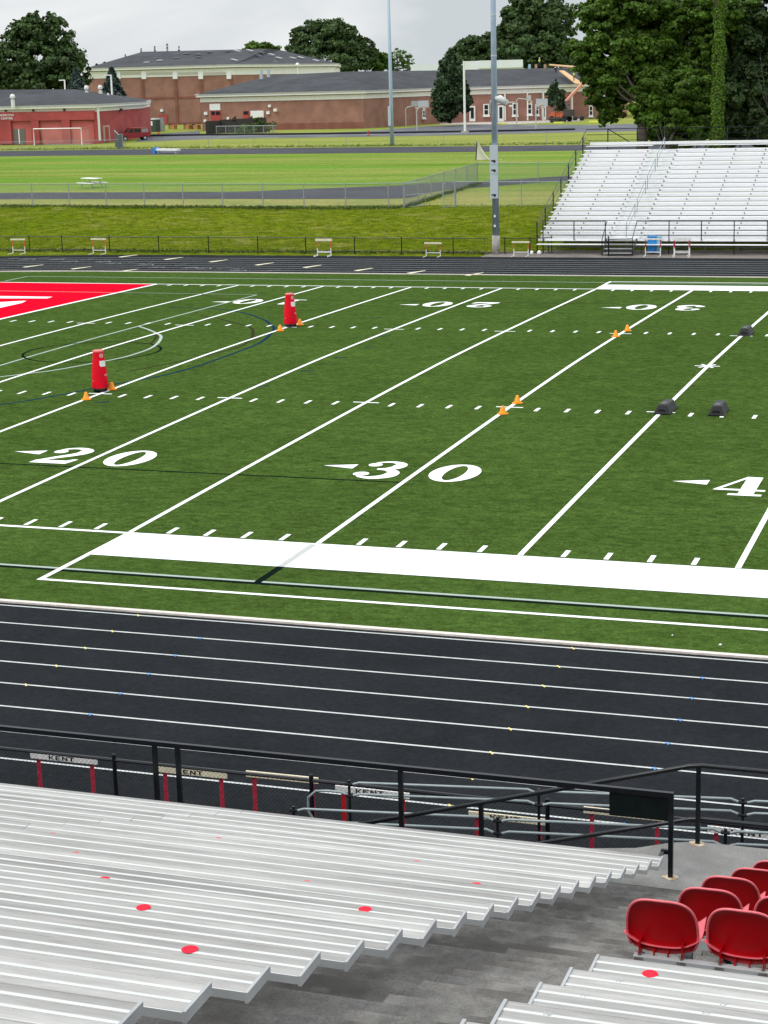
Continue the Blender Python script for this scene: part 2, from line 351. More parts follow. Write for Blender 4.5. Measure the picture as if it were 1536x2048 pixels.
def strip(name, pts, w, m, lift=LIFT, end_dir=None, parent=turf):   # painted strip of width w along a polyline, following the crown
    q = MB(); vs = []
    for i, p in enumerate(pts):
        d = np.array(pts[min(i+1, len(pts)-1)])-np.array(pts[max(i-1, 0)]); d = d/np.linalg.norm(d); nrm = np.array([-d[1], d[0]])*w/2
        for s_ in (-1, 1):
            e = np.array(p)+s_*nrm; vs.append((e[0], e[1], crown(e[1])+lift))
    q.add(vs, [(2*i, 2*i+2, 2*i+3, 2*i+1)[::-1] for i in range(len(pts)-1)])
    return q.build(name, m, parent)
def seg(x0, y0, x1, y1, n=40): return [(x0+(x1-x0)*i/n, y0+(y1-y0)*i/n) for i in range(n+1)]
FW = 48.768
for yd in range(5, 96, 5):
    strip('yard_line', seg(fm(yd), .05, fm(yd), FW-.05), .125, M_white)
strip('goal_line', seg(0, 0, 0, FW), .2, M_white, LIFT+.005)
strip('sideline', seg(-9.2, -.06, fm(25), -.06, 3), .14, M_white, LIFT+.001); strip('sideline', seg(-9.2, FW+.06, fm(25), FW+.06, 3), .14, M_white, LIFT+.001)
hm = MB()
def patch(q, x0, x1, y0, y1, lift=LIFT):
    q.add([(x0, y0, crown(y0)+lift), (x1, y0, crown(y0)+lift), (x1, y1, crown(y1)+lift), (x0, y1, crown(y1)+lift)], [(0, 1, 2, 3)])
for yd in range(1, 60):
    x = fm(yd)
    if yd % 5:
        for y0 in (.10, 15.70, 32.55, FW-.65): patch(hm, x-.055, x+.055, y0, y0+.52)
    else:
        for y0 in (16.2, 32.5): patch(hm, x-.42, x-.07, y0-.05, y0+.05); patch(hm, x+.07, x+.42, y0-.05, y0+.05)
hm.build('hash_marking', M_white, turf)
q = MB()                                                      # wide white team area borders
for y0, y1 in ((-2.03, -.005), (FW+.005, FW+1.95)):
    q.add([(fm(25)-.05, y0, crown(y0)+LIFT+.003), (fm(75)+.05, y0, crown(y0)+LIFT+.003), (fm(75)+.05, y1, crown(y1)+LIFT+.003), (fm(25)-.05, y1, crown(y1)+LIFT+.003)], [(0, 1, 2, 3)])
q.build('team_area_border', M_whiteb, turf)
for sgn, y0, y1 in ((1, -2.03, -4.1), (-1, FW+1.95, FW+3.3)):
    q = MB(); x0, x1 = fm(25), fm(75); a, b = min(y0, y1), max(y0, y1)
    patch(q, x0-.05, x0+.08, a, b, LIFT+.002); patch(q, x1-.08, x1+.05, a, b, LIFT+.002)
    patch(q, x0-.05, x1+.05, y1-.07, y1+.05, LIFT+.003); q.build('team_area_line', M_white, turf)
strip('soccer_line', seg(-8, -3.22, 88, -3.22, 4), .11, M_grayl, LIFT); strip('soccer_line', seg(-8, -3.36, 88, -3.36, 4), .11, M_dkl, LIFT)
strip('soccer_line', seg(fm(30)-.05, -3.3, fm(30)-.05, -2.03, 2), .16, M_dkl, LIFT+.002); strip('soccer_line', seg(fm(30)-.05, -2.03, fm(30)-.05, -.1, 2), .16, mat('field_paint_faded', (.42, .43, .42), .9, [(12, .1)]), LIFT+.006)
strip('soccer_line', seg(-8, 5.98, 27.37, 5.98, 4), .09, M_dkl, LIFT-.003); strip('soccer_line', seg(6, 42.5, 29, 42.6, 4), .08, M_brown, LIFT-.003)
strip('soccer_line', seg(-9.2, FW+3.0, 88, FW+2.6, 6), .10, M_grayl, LIFT); strip('soccer_line', seg(-9.2, FW+.6, -9.14, FW+3.0, 3), .10, M_grayl, LIFT)
strip('soccer_line', seg(-9, 44.5, 7.43, 44.3, 3), .08, M_grayl, LIFT+.009)
strip('lacrosse_line', seg(7.12, 8, 7.43, 44.3), .11, M_grayl, LIFT-.002)
strip('lacrosse_arc', smooth_path([(7.3,31.91),(8.16,31.03),(9.05,29.97),(9.75,29.0),(10.45,27.3),(10.88,25.7),(10.96,24.3),(10.85,23.2),(10.45,22.0),(9.75,20.2),(9.19,19.5),(8.5,18.6),(7.4,17.6),(5,16.2)]), .12, M_grayl, LIFT-.001)
strip('lacrosse_circle', [(9.02+2.55*math.cos(t), 24.6+2.62*math.sin(t)) for t in np.linspace(0, 2*math.pi, 60)], .10, M_dkl, LIFT-.0015)
strip('lacrosse_arc', smooth_path([(5.5,38.6),(7.09,38.55),(8.06,38.3),(9.33,37.5),(10.6,36.2),(11.87,34.6),(12.7,33.2),(13.35,32),(14.0,29.9),(14.45,27.9),(14.6,25.8),(14.6,23.8),(14.55,21.9),(14.25,20.1),(13.85,19),(13.35,18),(12.9,16.8),(12.3,15.4),(11.4,13.8),(9.5,11.8)]), .13, M_blue, LIFT-.0025)
strip('lacrosse_arc', smooth_path([(8.29,35.91),(9.7,34.81),(11.2,33.3),(12.3,32.1),(13.3,29.9),(13.85,28.2),(14.1,26.3),(13.6,23.5),(12.6,20.5)]), .12, M_brown, LIFT-.0028)
strip('lacrosse_arc', smooth_path([(7.63,31.7),(8.55,30.54),(9.36,29.33),(9.9,28.14),(10.28,26.97)]), .10, M_brown, LIFT-.0028)
for x, y in ((18.83, 21.59), (18.93, 24.62), (18.59, 30.46), (19.08, 27.36), (16.33, 36.09), (18.48, 18.43), (14.5, 14.8), (9.0, 44.6)):
    strip('seam_mark', seg(x-.2, y-.1, x+.2, y+.12, 2), .12, M_blue, LIFT-.002)
q = MB(); cx, cy = 31.98, 24.75
for a in (0, 2.2, 1.0): q2 = (math.cos(a), math.sin(a)); q.add([(cx+s_*q2[0]*.42-k_*q2[1]*.05, cy+s_*q2[1]*.42+k_*q2[0]*.05, crown(cy)+LIFT+.002+a*.0004) for s_, k_ in ((-1,-1),(1,-1),(1,1),(-1,1))], [(0,1,2,3)])
q.build('spot_mark', M_white, turf)
q = MB(); ysz = np.linspace(.0, FW, 30)                       # red end zone with parts of its white lettering
q.add([(x, y, crown(y)+LIFT) for y in ysz for x in (-9.14, -.1)], [(2*i, 2*i+1, 2*i+3, 2*i+2) for i in range(29)])
q.build('end_zone', M_red, turf)
q = MB()
for pl in ([(-6.2, 42.15), (-2.34, 42.15), (-2.24, 41.45), (-5.8, 41.05)], [(-5.6, 38.1), (-2.75, 40.35), (-2.45, 39.45), (-2.4, 37.4)]):
    q.add([(x, y, crown(y)+LIFT+.004) for x, y in pl], [(0, 3, 2, 1)])
q.build('end_zone_letter', M_white, turf)
strip('end_zone_line', seg(-9.14, FW+.06, 0, FW+.06, 3), .16, M_white, LIFT+.004)
# yard numbers: bold slab digits, two metres tall; polygons in a unit box (x 0..1, y 0..1.5)
def ellipse_ring(cx, cy, rx, ry, ix, iy, n=36, slant=0):
    o = [(cx+rx*math.cos(2*math.pi*k/n), cy+ry*math.sin(2*math.pi*k/n)) for k in range(n)]; i_ = [(cx+ix*math.cos(2*math.pi*k/n), cy+iy*math.sin(2*math.pi*k/n)) for k in range(n)]
    return o+i_, [(k, (k+1) % n, n+(k+1) % n, n+k) for k in range(n)]
def stroke(path, ws):
    vs = []
    for i, p in enumerate(path):
        d = np.array(path[min(i+1, len(path)-1)])-np.array(path[max(i-1, 0)]); d = d/(np.linalg.norm(d)+1e-9); nr = np.array([-d[1], d[0]])*ws[i]/2
        vs += [tuple(np.array(p)+nr), tuple(np.array(p)-nr)]
    return vs, [(2*i, 2*i+1, 2*i+3, 2*i+2) for i in range(len(path)-1)]
def disc(cx, cy, r, n=16): return [(cx+r*math.cos(2*math.pi*k/n), cy+r*math.sin(2*math.pi*k/n)) for k in range(n)], [tuple(range(n))]
def digit(ch):
    if ch == '0': return [ellipse_ring(.5, .75, .49, .75, .19, .63)]
    if ch == '1': return [([(.34, .1), (.66, .1), (.66, 1.5), (.46, 1.5), (.34, 1.4)], [(0, 1, 2, 3, 4)]), ([(.08, 0), (.92, 0), (.92, .12), (.08, .12)], [(0, 1, 2, 3)]), ([(.06, 1.1), (.34, 1.22), (.34, 1.4), (.12, 1.25)], [(0, 1, 2, 3)])]
    if ch == '2':
        p = smooth_path([(.12, 1.12), (.20, 1.33), (.46, 1.43), (.72, 1.30), (.76, 1.05), (.62, .80), (.36, .52), (.12, .20)], 5); w = np.interp(np.linspace(0, 1, len(p)), [0, .15, .32, .5, .7, 1], [.10, .11, .16, .32, .24, .14])
        return [stroke(p, w), disc(.19, 1.08, .16), ([(.02, .0), (.90, .0), (.99, .42), (.88, .42), (.78, .28), (.05, .26)], [(0, 1, 2, 3, 4, 5)])]
    if ch == '3':
        p = smooth_path([(.15, 1.18), (.26, 1.38), (.50, 1.44), (.72, 1.30), (.72, 1.02), (.56, .83), (.36, .79)], 5); w = np.interp(np.linspace(0, 1, len(p)), [0, .2, .35, .6, .8, 1], [.10, .10, .14, .29, .22, .10])
        p2 = smooth_path([(.38, .79), (.62, .76), (.80, .55), (.76, .24), (.50, .06), (.24, .10), (.13, .30)], 5); w2 = np.interp(np.linspace(0, 1, len(p2)), [0, .2, .45, .65, .8, 1], [.10, .20, .32, .24, .12, .10])
        return [stroke(p, w), stroke(p2, w2), disc(.20, 1.14, .15), disc(.18, .33, .17)]
    if ch == '4': return [([(.52, .12), (.82, .12), (.82, 1.5), (.52, 1.5)], [(0, 1, 2, 3)]), ([(.0, .38), (1.0, .38), (1.0, .50), (.12, .50)], [(0, 1, 2, 3)]), ([(.0, .40), (.13, .46), (.60, 1.5), (.52, 1.5)], [(0, 1, 2, 3)]), ([(.34, 0), (.98, 0), (.98, .13), (.34, .13)], [(0, 1, 2, 3)])]
def put(polys, x0, y0, w, h, m, name, flip=False):
    q = MB(); n = 0
    for vs, fs in polys:
        pp = []
        for x, y in vs:
            X, Y = x*w, y/1.5*h
            if flip: X, Y = w-X, h-Y
            pp.append((x0+X, y0+Y, crown(y0+Y)+LIFT+.001+.0012*n))
        q.add(pp, fs); n += 1
    return q.build(name, m, turf)
ARW = [([(0, .45), (1, 1.05), (1, 0)], [(0, 1, 2)])]
for yd, ch in ((20, '2'), (30, '3'), (40, '4')):
    X = fm(yd)
    put(digit(ch), X-1.58, 6.25, 1.24, 1.98, M_white, 'yard_number'); put(digit('0'), X+.33, 6.25, 1.30, 1.98, M_white, 'yard_number')
    put(ARW, X-2.67, 7.22, .88, .72, M_white, 'yard_arrow')
for yd, ch in ((10, '1'), (20, '2'), (30, '3'), (40, '4')):
    X = fm(yd)
    put(digit(ch), X+.46, 40.45, 1.24, 1.98, M_white, 'yard_number', True); put(digit('0'), X-1.60, 40.45, 1.30, 1.98, M_white, 'yard_number', True)
    put(ARW, X-2.65, 40.85, .88, .72, M_white, 'yard_arrow')
# small marks on the track
q = MB(); q.mi = 0
for x, ysx in ((26.05, range(0, 5)), (34.56, range(0, 8))):
    for i in ysx: y = -6.02-i*1.068; q.cbox((x, y, .0035), .028, .13, .003, .6)
q.build('lane_tick', M_yel, track)
q = MB()
for x, ysx in ((27.84, range(1, 6)), (37.02, range(1, 8))):
    for i in ysx: y = -6.02-i*1.068; q.cbox((x, y, .0035), .03, .10, .003, .3); q.cbox((x, y, .0042), .08, .022, .002, .0)
q.build('lane_tick', M_bl, track)
q = MB()
for x, y in [(-8.9, 63.2), (-5.3, 61.9), (-1.9, 60.7), (1.6, 59.2), (-11.9, 57.1), (-8.4, 56.3), (-4.9, 55.2), (4.9, 58.1), (8.4, 56.7), (11.7, 55.7), (15.1, 54.9)]:
    q.add([(x-.34, y-.55, .004), (x-.02, y-.75, .004), (x+.36, y+.75, .004), (x+.24, y+.75, .004)], [(0, 1, 2, 3)])
q.build('exchange_mark', M_crm, track)
q = MB()
for x, y in [(-13.8, 61.7), (-10.4, 61.0), (-6.7, 59.8), (-3.2, 58.3), (.2, 56.9), (3.6, 55.8), (-15.7, 61.3), (-12.3, 60.9), (-8.9, 59.9), (-5.6, 59.0), (-1.9, 57.0), (1.1, 56.7)]:
    if x > -13: q.cbox((x-2.0, y+.1, .0045), .8, .07, .002); q.cbox((x-2.2, y-.25, .0045), .6, .07, .002, .1); q.cbox((x-1.6, y-.08, .0046), .07, .4, .002, .3)
    q.cbox((x, y, .004), .06, .95, .002, -.55)
q.build('lane_number', mat('track_mark_faded', (.22, .23, .24), .8), track)
# near walkway, far apron, dirt edge, upper paths and roads
q = MB(); q.box(-30, 120, -30, -15.2, -.05, -.008); struct(q.build('walkway', M_asph))
q = MB(); q.prism([(12.9, 63.9), (60, 63.9), (60, 69.6), (16.2, 69.2), (15.2, 66.6), (12.9, 65.8)], -.05, .012); struct(q.build('apron', M_apron))
def edge_poly(name, m, near, far, z, k=5):
    a = smooth_path(near, k); b = smooth_path(far, k); q = MB(); n = len(a)
    b = [np.array((np.interp(i/(n-1), np.linspace(0, 1, len(b)), [p[0] for p in b]), np.interp(i/(n-1), np.linspace(0, 1, len(b)), [p[1] for p in b]))) for i in range(n)]
    q.add([(p[0], p[1], z) for p in a]+[(p[0], p[1], z) for p in b], [(i, i+1, n+i+1, n+i) for i in range(n-1)])
    return struct(q.build(name, m))
edge_poly('dirt_edge', mat('bare_earth', (.085, .05, .026), .95, [(3, .4)]), [(-24, 66.9), (-14, 67.2), (-6, 67.0), (2, 66.9), (8, 66.9), (12, 66.4), (15.5, 66.3)], [(-24, 67.2), (-14, 67.55), (-6, 67.15), (2, 67.3), (8, 67.3), (12, 67.2), (15.5, 67.2)], .012)
def gxy(pts): return [tuple(G(u, v)[:2]) for u, v in pts]
edge_poly('path', M_path, gxy([(-260, 406), (0, 399), (200, 398.5), (400, 398), (640, 398), (805, 397), (842, 389), (893, 380), (940, 376.5), (984, 373), (1056, 367), (1110, 363), (1180, 358), (1300, 350)]),
          gxy([(-260, 392), (0, 386), (200, 385), (400, 384), (500, 383), (640, 377), (805, 370.5), (893, 364), (940, 364), (984, 361.5), (1056, 357), (1118, 353), (1180, 349), (1300, 342)]), ZU+.012)
edge_poly('path', M_path, [(-140, 179), (-84.6, 177.6), (-63.7, 176.5), (-27.8, 172.5), (-8.5, 172), (20, 172)], [(-140, 200), (-96.2, 196.5), (-73, 196), (-34.6, 191), (-12, 189), (20, 189)], ZU+.013)
def gp(pts, z=ZU): return [tuple(G(u, v, z)[:2]) for u, v in pts]
def flat(name, m, poly, z):
    q = MB(); q.add([(x, y, z) for x, y in poly], [tuple(range(len(poly)))]); return struct(q.build(name, m))
flat('road', M_road, gp([(270, 284), (420, 278), (700, 274), (940, 270), (1180, 264), (1400, 259), (1400, 244), (1180, 250), (960, 249), (860, 252), (728, 263), (560, 268), (400, 271), (400, 262), (290, 270)]), ZU+.014)
flat('concrete_walk', mat('walk_concrete', (.42, .37, .32), .9, [(1, .1)]), gp([(880, 249), (1010, 249), (1160, 243), (1160, 235), (1000, 242), (880, 245)]), ZU+.02)
q = MB(); pk = [G(u, v, ZU) for u, v in ((285, 273.5), (412, 271), (560, 270), (760, 267.5), (950, 264.5), (1150, 260.5))]
for a, b in zip(pk[:-1], pk[1:]): q.bar((a[0], a[1], ZU+.15), (b[0], b[1], ZU+.15), .3, .3)
struct(q.build('road_kerb', M_asph))
# ------------------------------------------------------------------ near grandstand, benches, seats
ROW0Y, ROW0Z, RD, RR = -18.30, 1.759, .66, .2463
def rowy(i): return ROW0Y-RD*i
def rowz(i): return ROW0Z+RR*i
TD = .43
XA, XB = 38.41, 39.58                                          # aisle between the two blocks
stand = thing('grandstand', 'stepped grey concrete grandstand floor with a wet aisle between two aluminium bench blocks', 'grandstand', (XA, -18, 0))
def sbuild(mb, name, m, root, **k):
    o = mb.build(name, m, root, **k); o.location = -Vector(root.location); return o
q = MB()
for i in range(0, 31):                                         # terrace treads under the benches, half steps in the aisle
    z = rowz(i)-TD; y1 = rowy(i)+.12; y0 = rowy(i+1)+.12
    for x0, x1 in ((14, XA-.02), (XB+.02, 60)): q.box(x0, x1, y0, y1, z-.6, z)
sbuild(q, 'terrace', M_conc, stand)
for i in range(0, 31):
    z = rowz(i)-TD; y1 = rowy(i)+.12; y0 = rowy(i+1)+.12; ym = (y0+y1)/2
    q = MB(); q.box(XA-.018, XB+.018, ym, y1-.002, z-.5, z); q.box(XA-.018, XB+.018, y0, ym-.002, z-.4, z+RR/2)
    sbuild(q, 'aisle_step', M_conc, stand)
q = MB(); q.prism([(38.25, -16.95), (38.55, -16.84), (60, -16.72), (60, -18.17), (36.5, -18.17), (36.5, -17.62), (37.9, -17.2)], .0, 1.33); sbuild(q, 'platform', M_conc2, stand)
q = MB(); q.add([(33.9, -17.6, .03), (37.9, -17.19, 1.2), (38.35, -16.93, 1.325), (33.9, -16.85, .03), (33.9, -17.6, -.05), (37.9, -17.19, -.05), (38.35, -16.93, -.05), (33.9, -16.85, -.05)], [(0, 1, 2, 3), (0, 4, 5, 1), (1, 5, 6, 2), (2, 6, 7, 3), (3, 7, 4, 0)])
sbuild(q, 'ramp', M_conc2, stand)
q = MB(); q.box(14, 36.5, -18.19, -18.17, 0, 1.33); sbuild(q, 'front_wall', M_conc2, stand)
PW = .272
def plank(q, x0, x1, y, z, edge=True):                         # extruded aluminium board: two raised ribs between grooved bands
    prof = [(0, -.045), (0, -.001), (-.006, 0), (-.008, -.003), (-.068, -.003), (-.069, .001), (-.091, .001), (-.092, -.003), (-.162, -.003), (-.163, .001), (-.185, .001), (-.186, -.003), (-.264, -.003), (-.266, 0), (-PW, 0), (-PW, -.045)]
    mi = [2, 1, 1, 1, 0, 0, 0, 1, 0, 0, 0, 1, 1, 0, 2]  # last slot darkens the upright edges, their shade put into the colour
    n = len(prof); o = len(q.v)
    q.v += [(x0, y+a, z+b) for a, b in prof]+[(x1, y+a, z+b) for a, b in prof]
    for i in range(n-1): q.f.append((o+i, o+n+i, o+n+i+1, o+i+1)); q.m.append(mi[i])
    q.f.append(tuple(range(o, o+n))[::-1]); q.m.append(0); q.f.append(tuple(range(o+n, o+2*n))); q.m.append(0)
def end_cap(q, x, y, z, t=.014): q.box(x-t, x+t*.2, y-PW-.004, y+.004, z-.05, z+.006)
bl = thing('bleacher', 'large block of long aluminium bench rows with red dots, left of the wet concrete aisle', 'bleacher', (XA, ROW0Y, 1.33))
br = thing('bleacher', 'small block of aluminium bench rows right of the aisle, behind the red plastic seats', 'bleacher', (XB, rowy(13), rowz(13)-TD))
def board_rows(root, rows, x0, x1, capx, jx=None):
    for i in rows:
        y, z = rowy(i), rowz(i)
        spans = [(x0, jx-.004), (jx+.004, x1)] if jx else [(x0, x1)]
        for a, b in spans:
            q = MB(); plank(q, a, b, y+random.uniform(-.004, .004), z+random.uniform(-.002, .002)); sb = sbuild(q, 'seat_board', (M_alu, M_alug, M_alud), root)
        q = MB(); end_cap(q, capx if capx == x1 else capx+.014, y, z); sbuild(q, 'end_cap', M_alud, root)
        xx = x1-1.1 if capx == x1 else x0+1.1
        q = MB(); q.box(xx-.03, xx+.03, y-.20, y-.03, z-TD-.005, z-.046); sbuild(q, 'support_bracket', mat('bracket_grey', (.06, .057, .055), .6, [(8, .2)]), root)
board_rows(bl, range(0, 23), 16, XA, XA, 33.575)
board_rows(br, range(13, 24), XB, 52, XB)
def dot(root, x, i, dy=-.14): q = MB(); q.lathe([(.045, 0), (.045, .0016), (.042, .0022)], (x, rowy(i)+dy, rowz(i)+.0015), 20); sbuild(q, 'sticker', M_sticker, root)
for x, i, dy in ((36.79, 13, -.145), (37.74, 15, -.15), (37.75, 11, -.150), (36.80, 5, -.172), (37.75, 7, -.178), (34.85, 5, -.172), (36.81, 9, -.196), (34.85, 9, -.194), (33.88, 7, -.196), (35.83, 11, -.199)): dot(bl, x, i, dy)
dot(br, 39.914, 13, -.139)
def text_mesh(s_, size, name, m, parent=None, mat4=None, ext=.0):
    cu = bpy.data.curves.new('t', 'FONT'); cu.body = s_; cu.size = size; cu.extrude = ext; cu.align_x = 'CENTER'; cu.align_y = 'CENTER'
    to = bpy.data.objects.new('t', cu); me = bpy.data.meshes.new_from_object(to); bpy.data.objects.remove(to); bpy.data.curves.remove(cu)
    me.materials.append(m); o = bpy.data.objects.new(name, me); C.objects.link(o)
    if parent: o.parent = parent
    if mat4 is not None: o.matrix_local = mat4
    return o
M_num = mat('seat_number_grey', (.40, .40, .40), .8)
for s_, x, i, dy in (('17', 39.86, 14, -.07), ('17', 39.82, 15, -.07), ('18', 39.80, 16, -.07), ('20', 40.42, 15, -.07), ('20', 40.4, 16, -.07), ('17', 40.42, 14, -.17)):
    text_mesh(s_, .045, 'seat_number', M_num, br, Matrix.Translation(Vector((x, rowy(i)+dy, rowz(i)+.0035))-br.location))
# red plastic seats: bucket shell seen from behind, rolled rim, ribs, mounted on an aluminium rail
def seat_shell():
    root = thing('stadium_seat', 'x', 'seat', (0, 0, 0), 0, 'red plastic bucket seats in the block below the right benches')
    wb, ht, zc = .228, .365, .10
    path = [(-.198, .0), (-.214, .025), (-.224, .06)]
    for t in np.linspace(0, 1, 27):
        a = math.pi*(1-t); path.append((wb*math.copysign(abs(math.cos(a))**.60, math.cos(a))*(1-.05*abs(math.sin(a))), zc+(ht-zc)*abs(math.sin(a))**.66))
    path += [(.224, .06), (.214, .025), (.198, .0)]
    yb = lambda x, z: .05-.075*(z/ht)+.05*(x/wb)**2
    no = len(path); bot = [(x, -.034+.6*x*x) for x in np.linspace(.18, -.18, 9)]; loop = path+bot; n = len(loop); k = 9
    q = MB(); vs = []; fs = []
    for j in range(k+1):
        for x, z in loop:
            s_ = (j/k)**1.5; X, Z = x*(1-s_), z*(1-s_)+.15*s_
            vs.append((X, yb(X, Z)+.026*(1-(1-s_)**9), Z))
    for j in range(k):
        for i in range(n): fs.append((j*n+i, j*n+(i+1) % n, (j+1)*n+(i+1) % n, (j+1)*n+i))
    q.add(vs, fs); q.build('backrest', M_seat, root, smooth=True)
    q = MB(); q.tube([(x, yb(x, z)-.012, z+.003) for x, z in path], .0085, 8); q.build('rim', M_rim, root, smooth=True)
    q = MB(); vs = []
    for x, z in path: vs += [(x, yb(x, z)+.002, z), (x*1.012, yb(x, z)-.020, z+.002)]
    q.add(vs, [(2*i, 2*i+1, 2*i+3, 2*i+2) for i in range(no-1)]); q.build('flange', M_seat, root, smooth=True)
    q = MB(); vs = []; m_ = 9                                   # seat pan: dished, side wings, rolled front
    for j in range(m_+1):
        for i in range(13):
            s_ = i/6-1; t = j/m_; w = (.246-.02*t)*s_
            vs.append((w, .04+.37*t, .02+.080*abs(s_)**3-.03*math.sin(math.pi*min(t*1.1, 1))-.03*max(0, t-.8)*5*.5))
    q.add(vs, [(j*13+i, j*13+i+1, (j+1)*13+i+1, (j+1)*13+i) for j in range(m_) for i in range(12)]); pan = q.build('seat_pan', mat('red_seat_pan_lit', (.62, .085, .11), .36, [(4, .1)], spec=.5), root, smooth=True)  # same red plastic, paler: the light on the pan is put into the colour
    md = pan.modifiers.new('s', 'SOLIDIFY'); md.thickness = .006
    for x in (-.135, -.045, .045, .135):
        q = MB(); q.box(x-.004, x+.004, -.006 if abs(x) > .1 else .01, .10, -.05 if abs(x) > .1 else -.035, .06 if abs(x) > .1 else .0); q.build('rib', M_seat, root)
    for x in (-.135, .135):
        q = MB(); q.box(x-.026, x+.026, -.038, .05, -.095, -.034); q.lathe([(.012, 0), (.012, .01)], (x, 0, -.035), 8); q.build('mounting_clamp', mat('clamp_grey', (.17, .165, .16), .55, [(20, .3)], metal=.4), root)
    return root
ST0Y, ST0Z = -25.72, 4.435
seat_rows = [(0, 0, [39.735, 40.245, 40.755, 41.265]), (1, 1.27, [39.845, 40.375, 40.90]), (2, 2.50, [39.81, 40.33, 40.86]), (3, 3.68, [39.865, 40.39, 40.92]), (4, 4.85, [39.89, 40.42, 40.94]), (5, 6.05, [39.95, 40.46])]
SLAB = [['nearest red plastic seat beside the aisle, leftmost of the front pair seen whole', 'red plastic seat directly right of the nearest aisle seat, cut by the photo edge', 'red plastic seat third along the nearest seat rail', 'red plastic seat fourth along the nearest seat rail'],
        ['red plastic seat at the aisle end of the second row, just past the nearest one', 'red plastic seat cut by the right photo edge in the second row of seats', 'red plastic seat third along the second seat rail'],
        ['red plastic seat at the aisle end of the third row from the viewer', 'red plastic seat second along the third seat rail', 'red plastic seat third along the third seat rail'],
        ['red plastic seat at the aisle end of the fourth row, only its top seen', 'red plastic seat second along the fourth seat rail', 'red plastic seat third along the fourth seat rail'],
        ['red plastic seat farthest from the viewer, a sliver at the right photo edge', 'red plastic seat second along the fifth seat rail', 'red plastic seat third along the fifth seat rail'],
        ['red plastic seat at the aisle end of the lowest row by the platform', 'red plastic seat second along the lowest seat rail']]
s0 = None
RAILN = ['nearest', 'second', 'third', 'fourth', 'fifth', 'lowest']
for (r, dy, xs_), labs in zip(seat_rows, SLAB):
    y, z = ST0Y+dy, ST0Z-dy*RR/RD
    vis = {0: 2, 1: 2, 2: 1, 3: 1, 4: 1, 5: 0}[r]
    for x, lb in list(zip(xs_, labs))[:max(vis, 0)]:
        if s0 is None: s0 = seat_shell(); o = s0
        else: o = copy_tree(s0)
        o.location = (x, y, z); o.rotation_euler = (0, 0, random.uniform(-.02, .02)); o['label'] = lb
    if r > 4: continue
    rl = thing('seat_rail', '', 'seat rail', (xs_[0], y, z-.068), 0, 'aluminium rails carrying the red seats')
    rl['label'] = {0: 'bare aluminium rail under the two nearest red seats', 1: 'aluminium rail hidden under the second row of red seats', 2: 'aluminium rail under the third row of red seats', 3: 'aluminium rail under the fourth row of red seats', 4: 'aluminium rail under the fifth, farthest row of red seats'}[r]
    q = MB(); q.box(-.17, 6, -.028, .028, -.035, .035); q.build('beam', M_alud, rl)
    q = MB()
    for k in range(4): q.box(.1+k*1.5, .16+k*1.5, -.02, .3, -.33, -.036)
    q.build('leg', M_black, rl)
# scrap of paper on the aisle
q = MB(); q.add([(-.035, -.02, .0), (.03, -.03, .012), (.04, .03, .004), (-.02, .035, .02), (.0, .0, .035)], [(0, 1, 4), (1, 2, 4), (2, 3, 4), (3, 0, 4), (0, 3, 2, 1)])
pp = q.build('paper_scrap', M_hwh, None, (38.93, -25.0, rowz(10)-TD+.006)); tag(pp, 'small crumpled scrap of white paper lying on the concrete aisle', 'litter')
for x, y, s_, lb in ((36.12, -4.87, .018, 'small white scrap of litter on the turf strip beside the near track, left one'), (37.03, -5.22, .03, 'larger white scrap of litter on the turf strip beside the near track kerb')):
    q = MB(); q.add([(-s_, -s_, .012), (s_, -s_*.7, .016), (s_*.8, s_, .012), (-s_*.7, s_*.8, .02), (0, 0, .04)], [(0, 1, 4), (1, 2, 4), (2, 3, 4), (3, 0, 4)])
    tag(q.build('paper_scrap', M_hwh, None, (x, y, 0)), lb, 'litter', 'scraps of litter on the turf')
# ------------------------------------------------------------------ railings in front of the stand
r1 = thing('railing', 'long black front railing before the lowest bench row with a dark end panel', 'railing', (38.42, -17.87, 1.33))
RY, RZ = -17.87, 2.285
q = MB(); q.bar((20, RY, RZ), (38.44, RY, RZ), .05, .06); sbuild(q, 'top_rail', M_black, r1)
for x, zb in ((29.0, .3), (32.27, .3), (32.57, .3), (35.34, .3), (38.415, 1.33)):
    q = MB(); q.box(x-.026, x+.026, RY-.024, RY+.024, zb, RZ-.031); sbuild(q, 'post', M_black, r1)
q = MB(); q.box(37.74, 38.385, RY-.012, RY+.004, RZ-.30, RZ-.032); sbuild(q, 'panel', mat('dark_panel', (.004, .007, .007), .5, [(6, .3)], spec=.12), r1)
q = MB(); q.box(38.31, 38.389, RY-.02, RY+.02, 1.60, 1.65); q.box(38.31, 38.35, RY-.44, RY-.02, 1.61, 1.64); sbuild(q, 'bench_bracket', M_black, r1)
def base_plate(root, x, y, z):
    q = MB(); q.prism([(x+.09*math.cos(a)*random.uniform(.75, 1.15), y+.085*math.sin(a)*random.uniform(.7, 1.15)) for a in np.linspace(0, 2*math.pi, 14)[:-1]], z, z+.008)
    sbuild(q, 'base_grout', mat('rusty_grout', (.52, .43, .32), .9, [(30, .4), (14, .6, (.25, .12, .04), .5, .65)]), root)
base_plate(r1, 38.415, RY, 1.33)
r2 = thing('railing', 'black two bar railing sloping down the ramp from the platform corner', 'railing', (38.53, -16.9, 1.33))
q = MB(); q.tube([(34.2, -16.9, 1.03), (38.45, -16.9, 2.255), (38.6, -16.9, 2.275), (60, -16.9, 2.275)], .027, 10); sbuild(q, 'top_rail', M_black, r2, smooth=True)
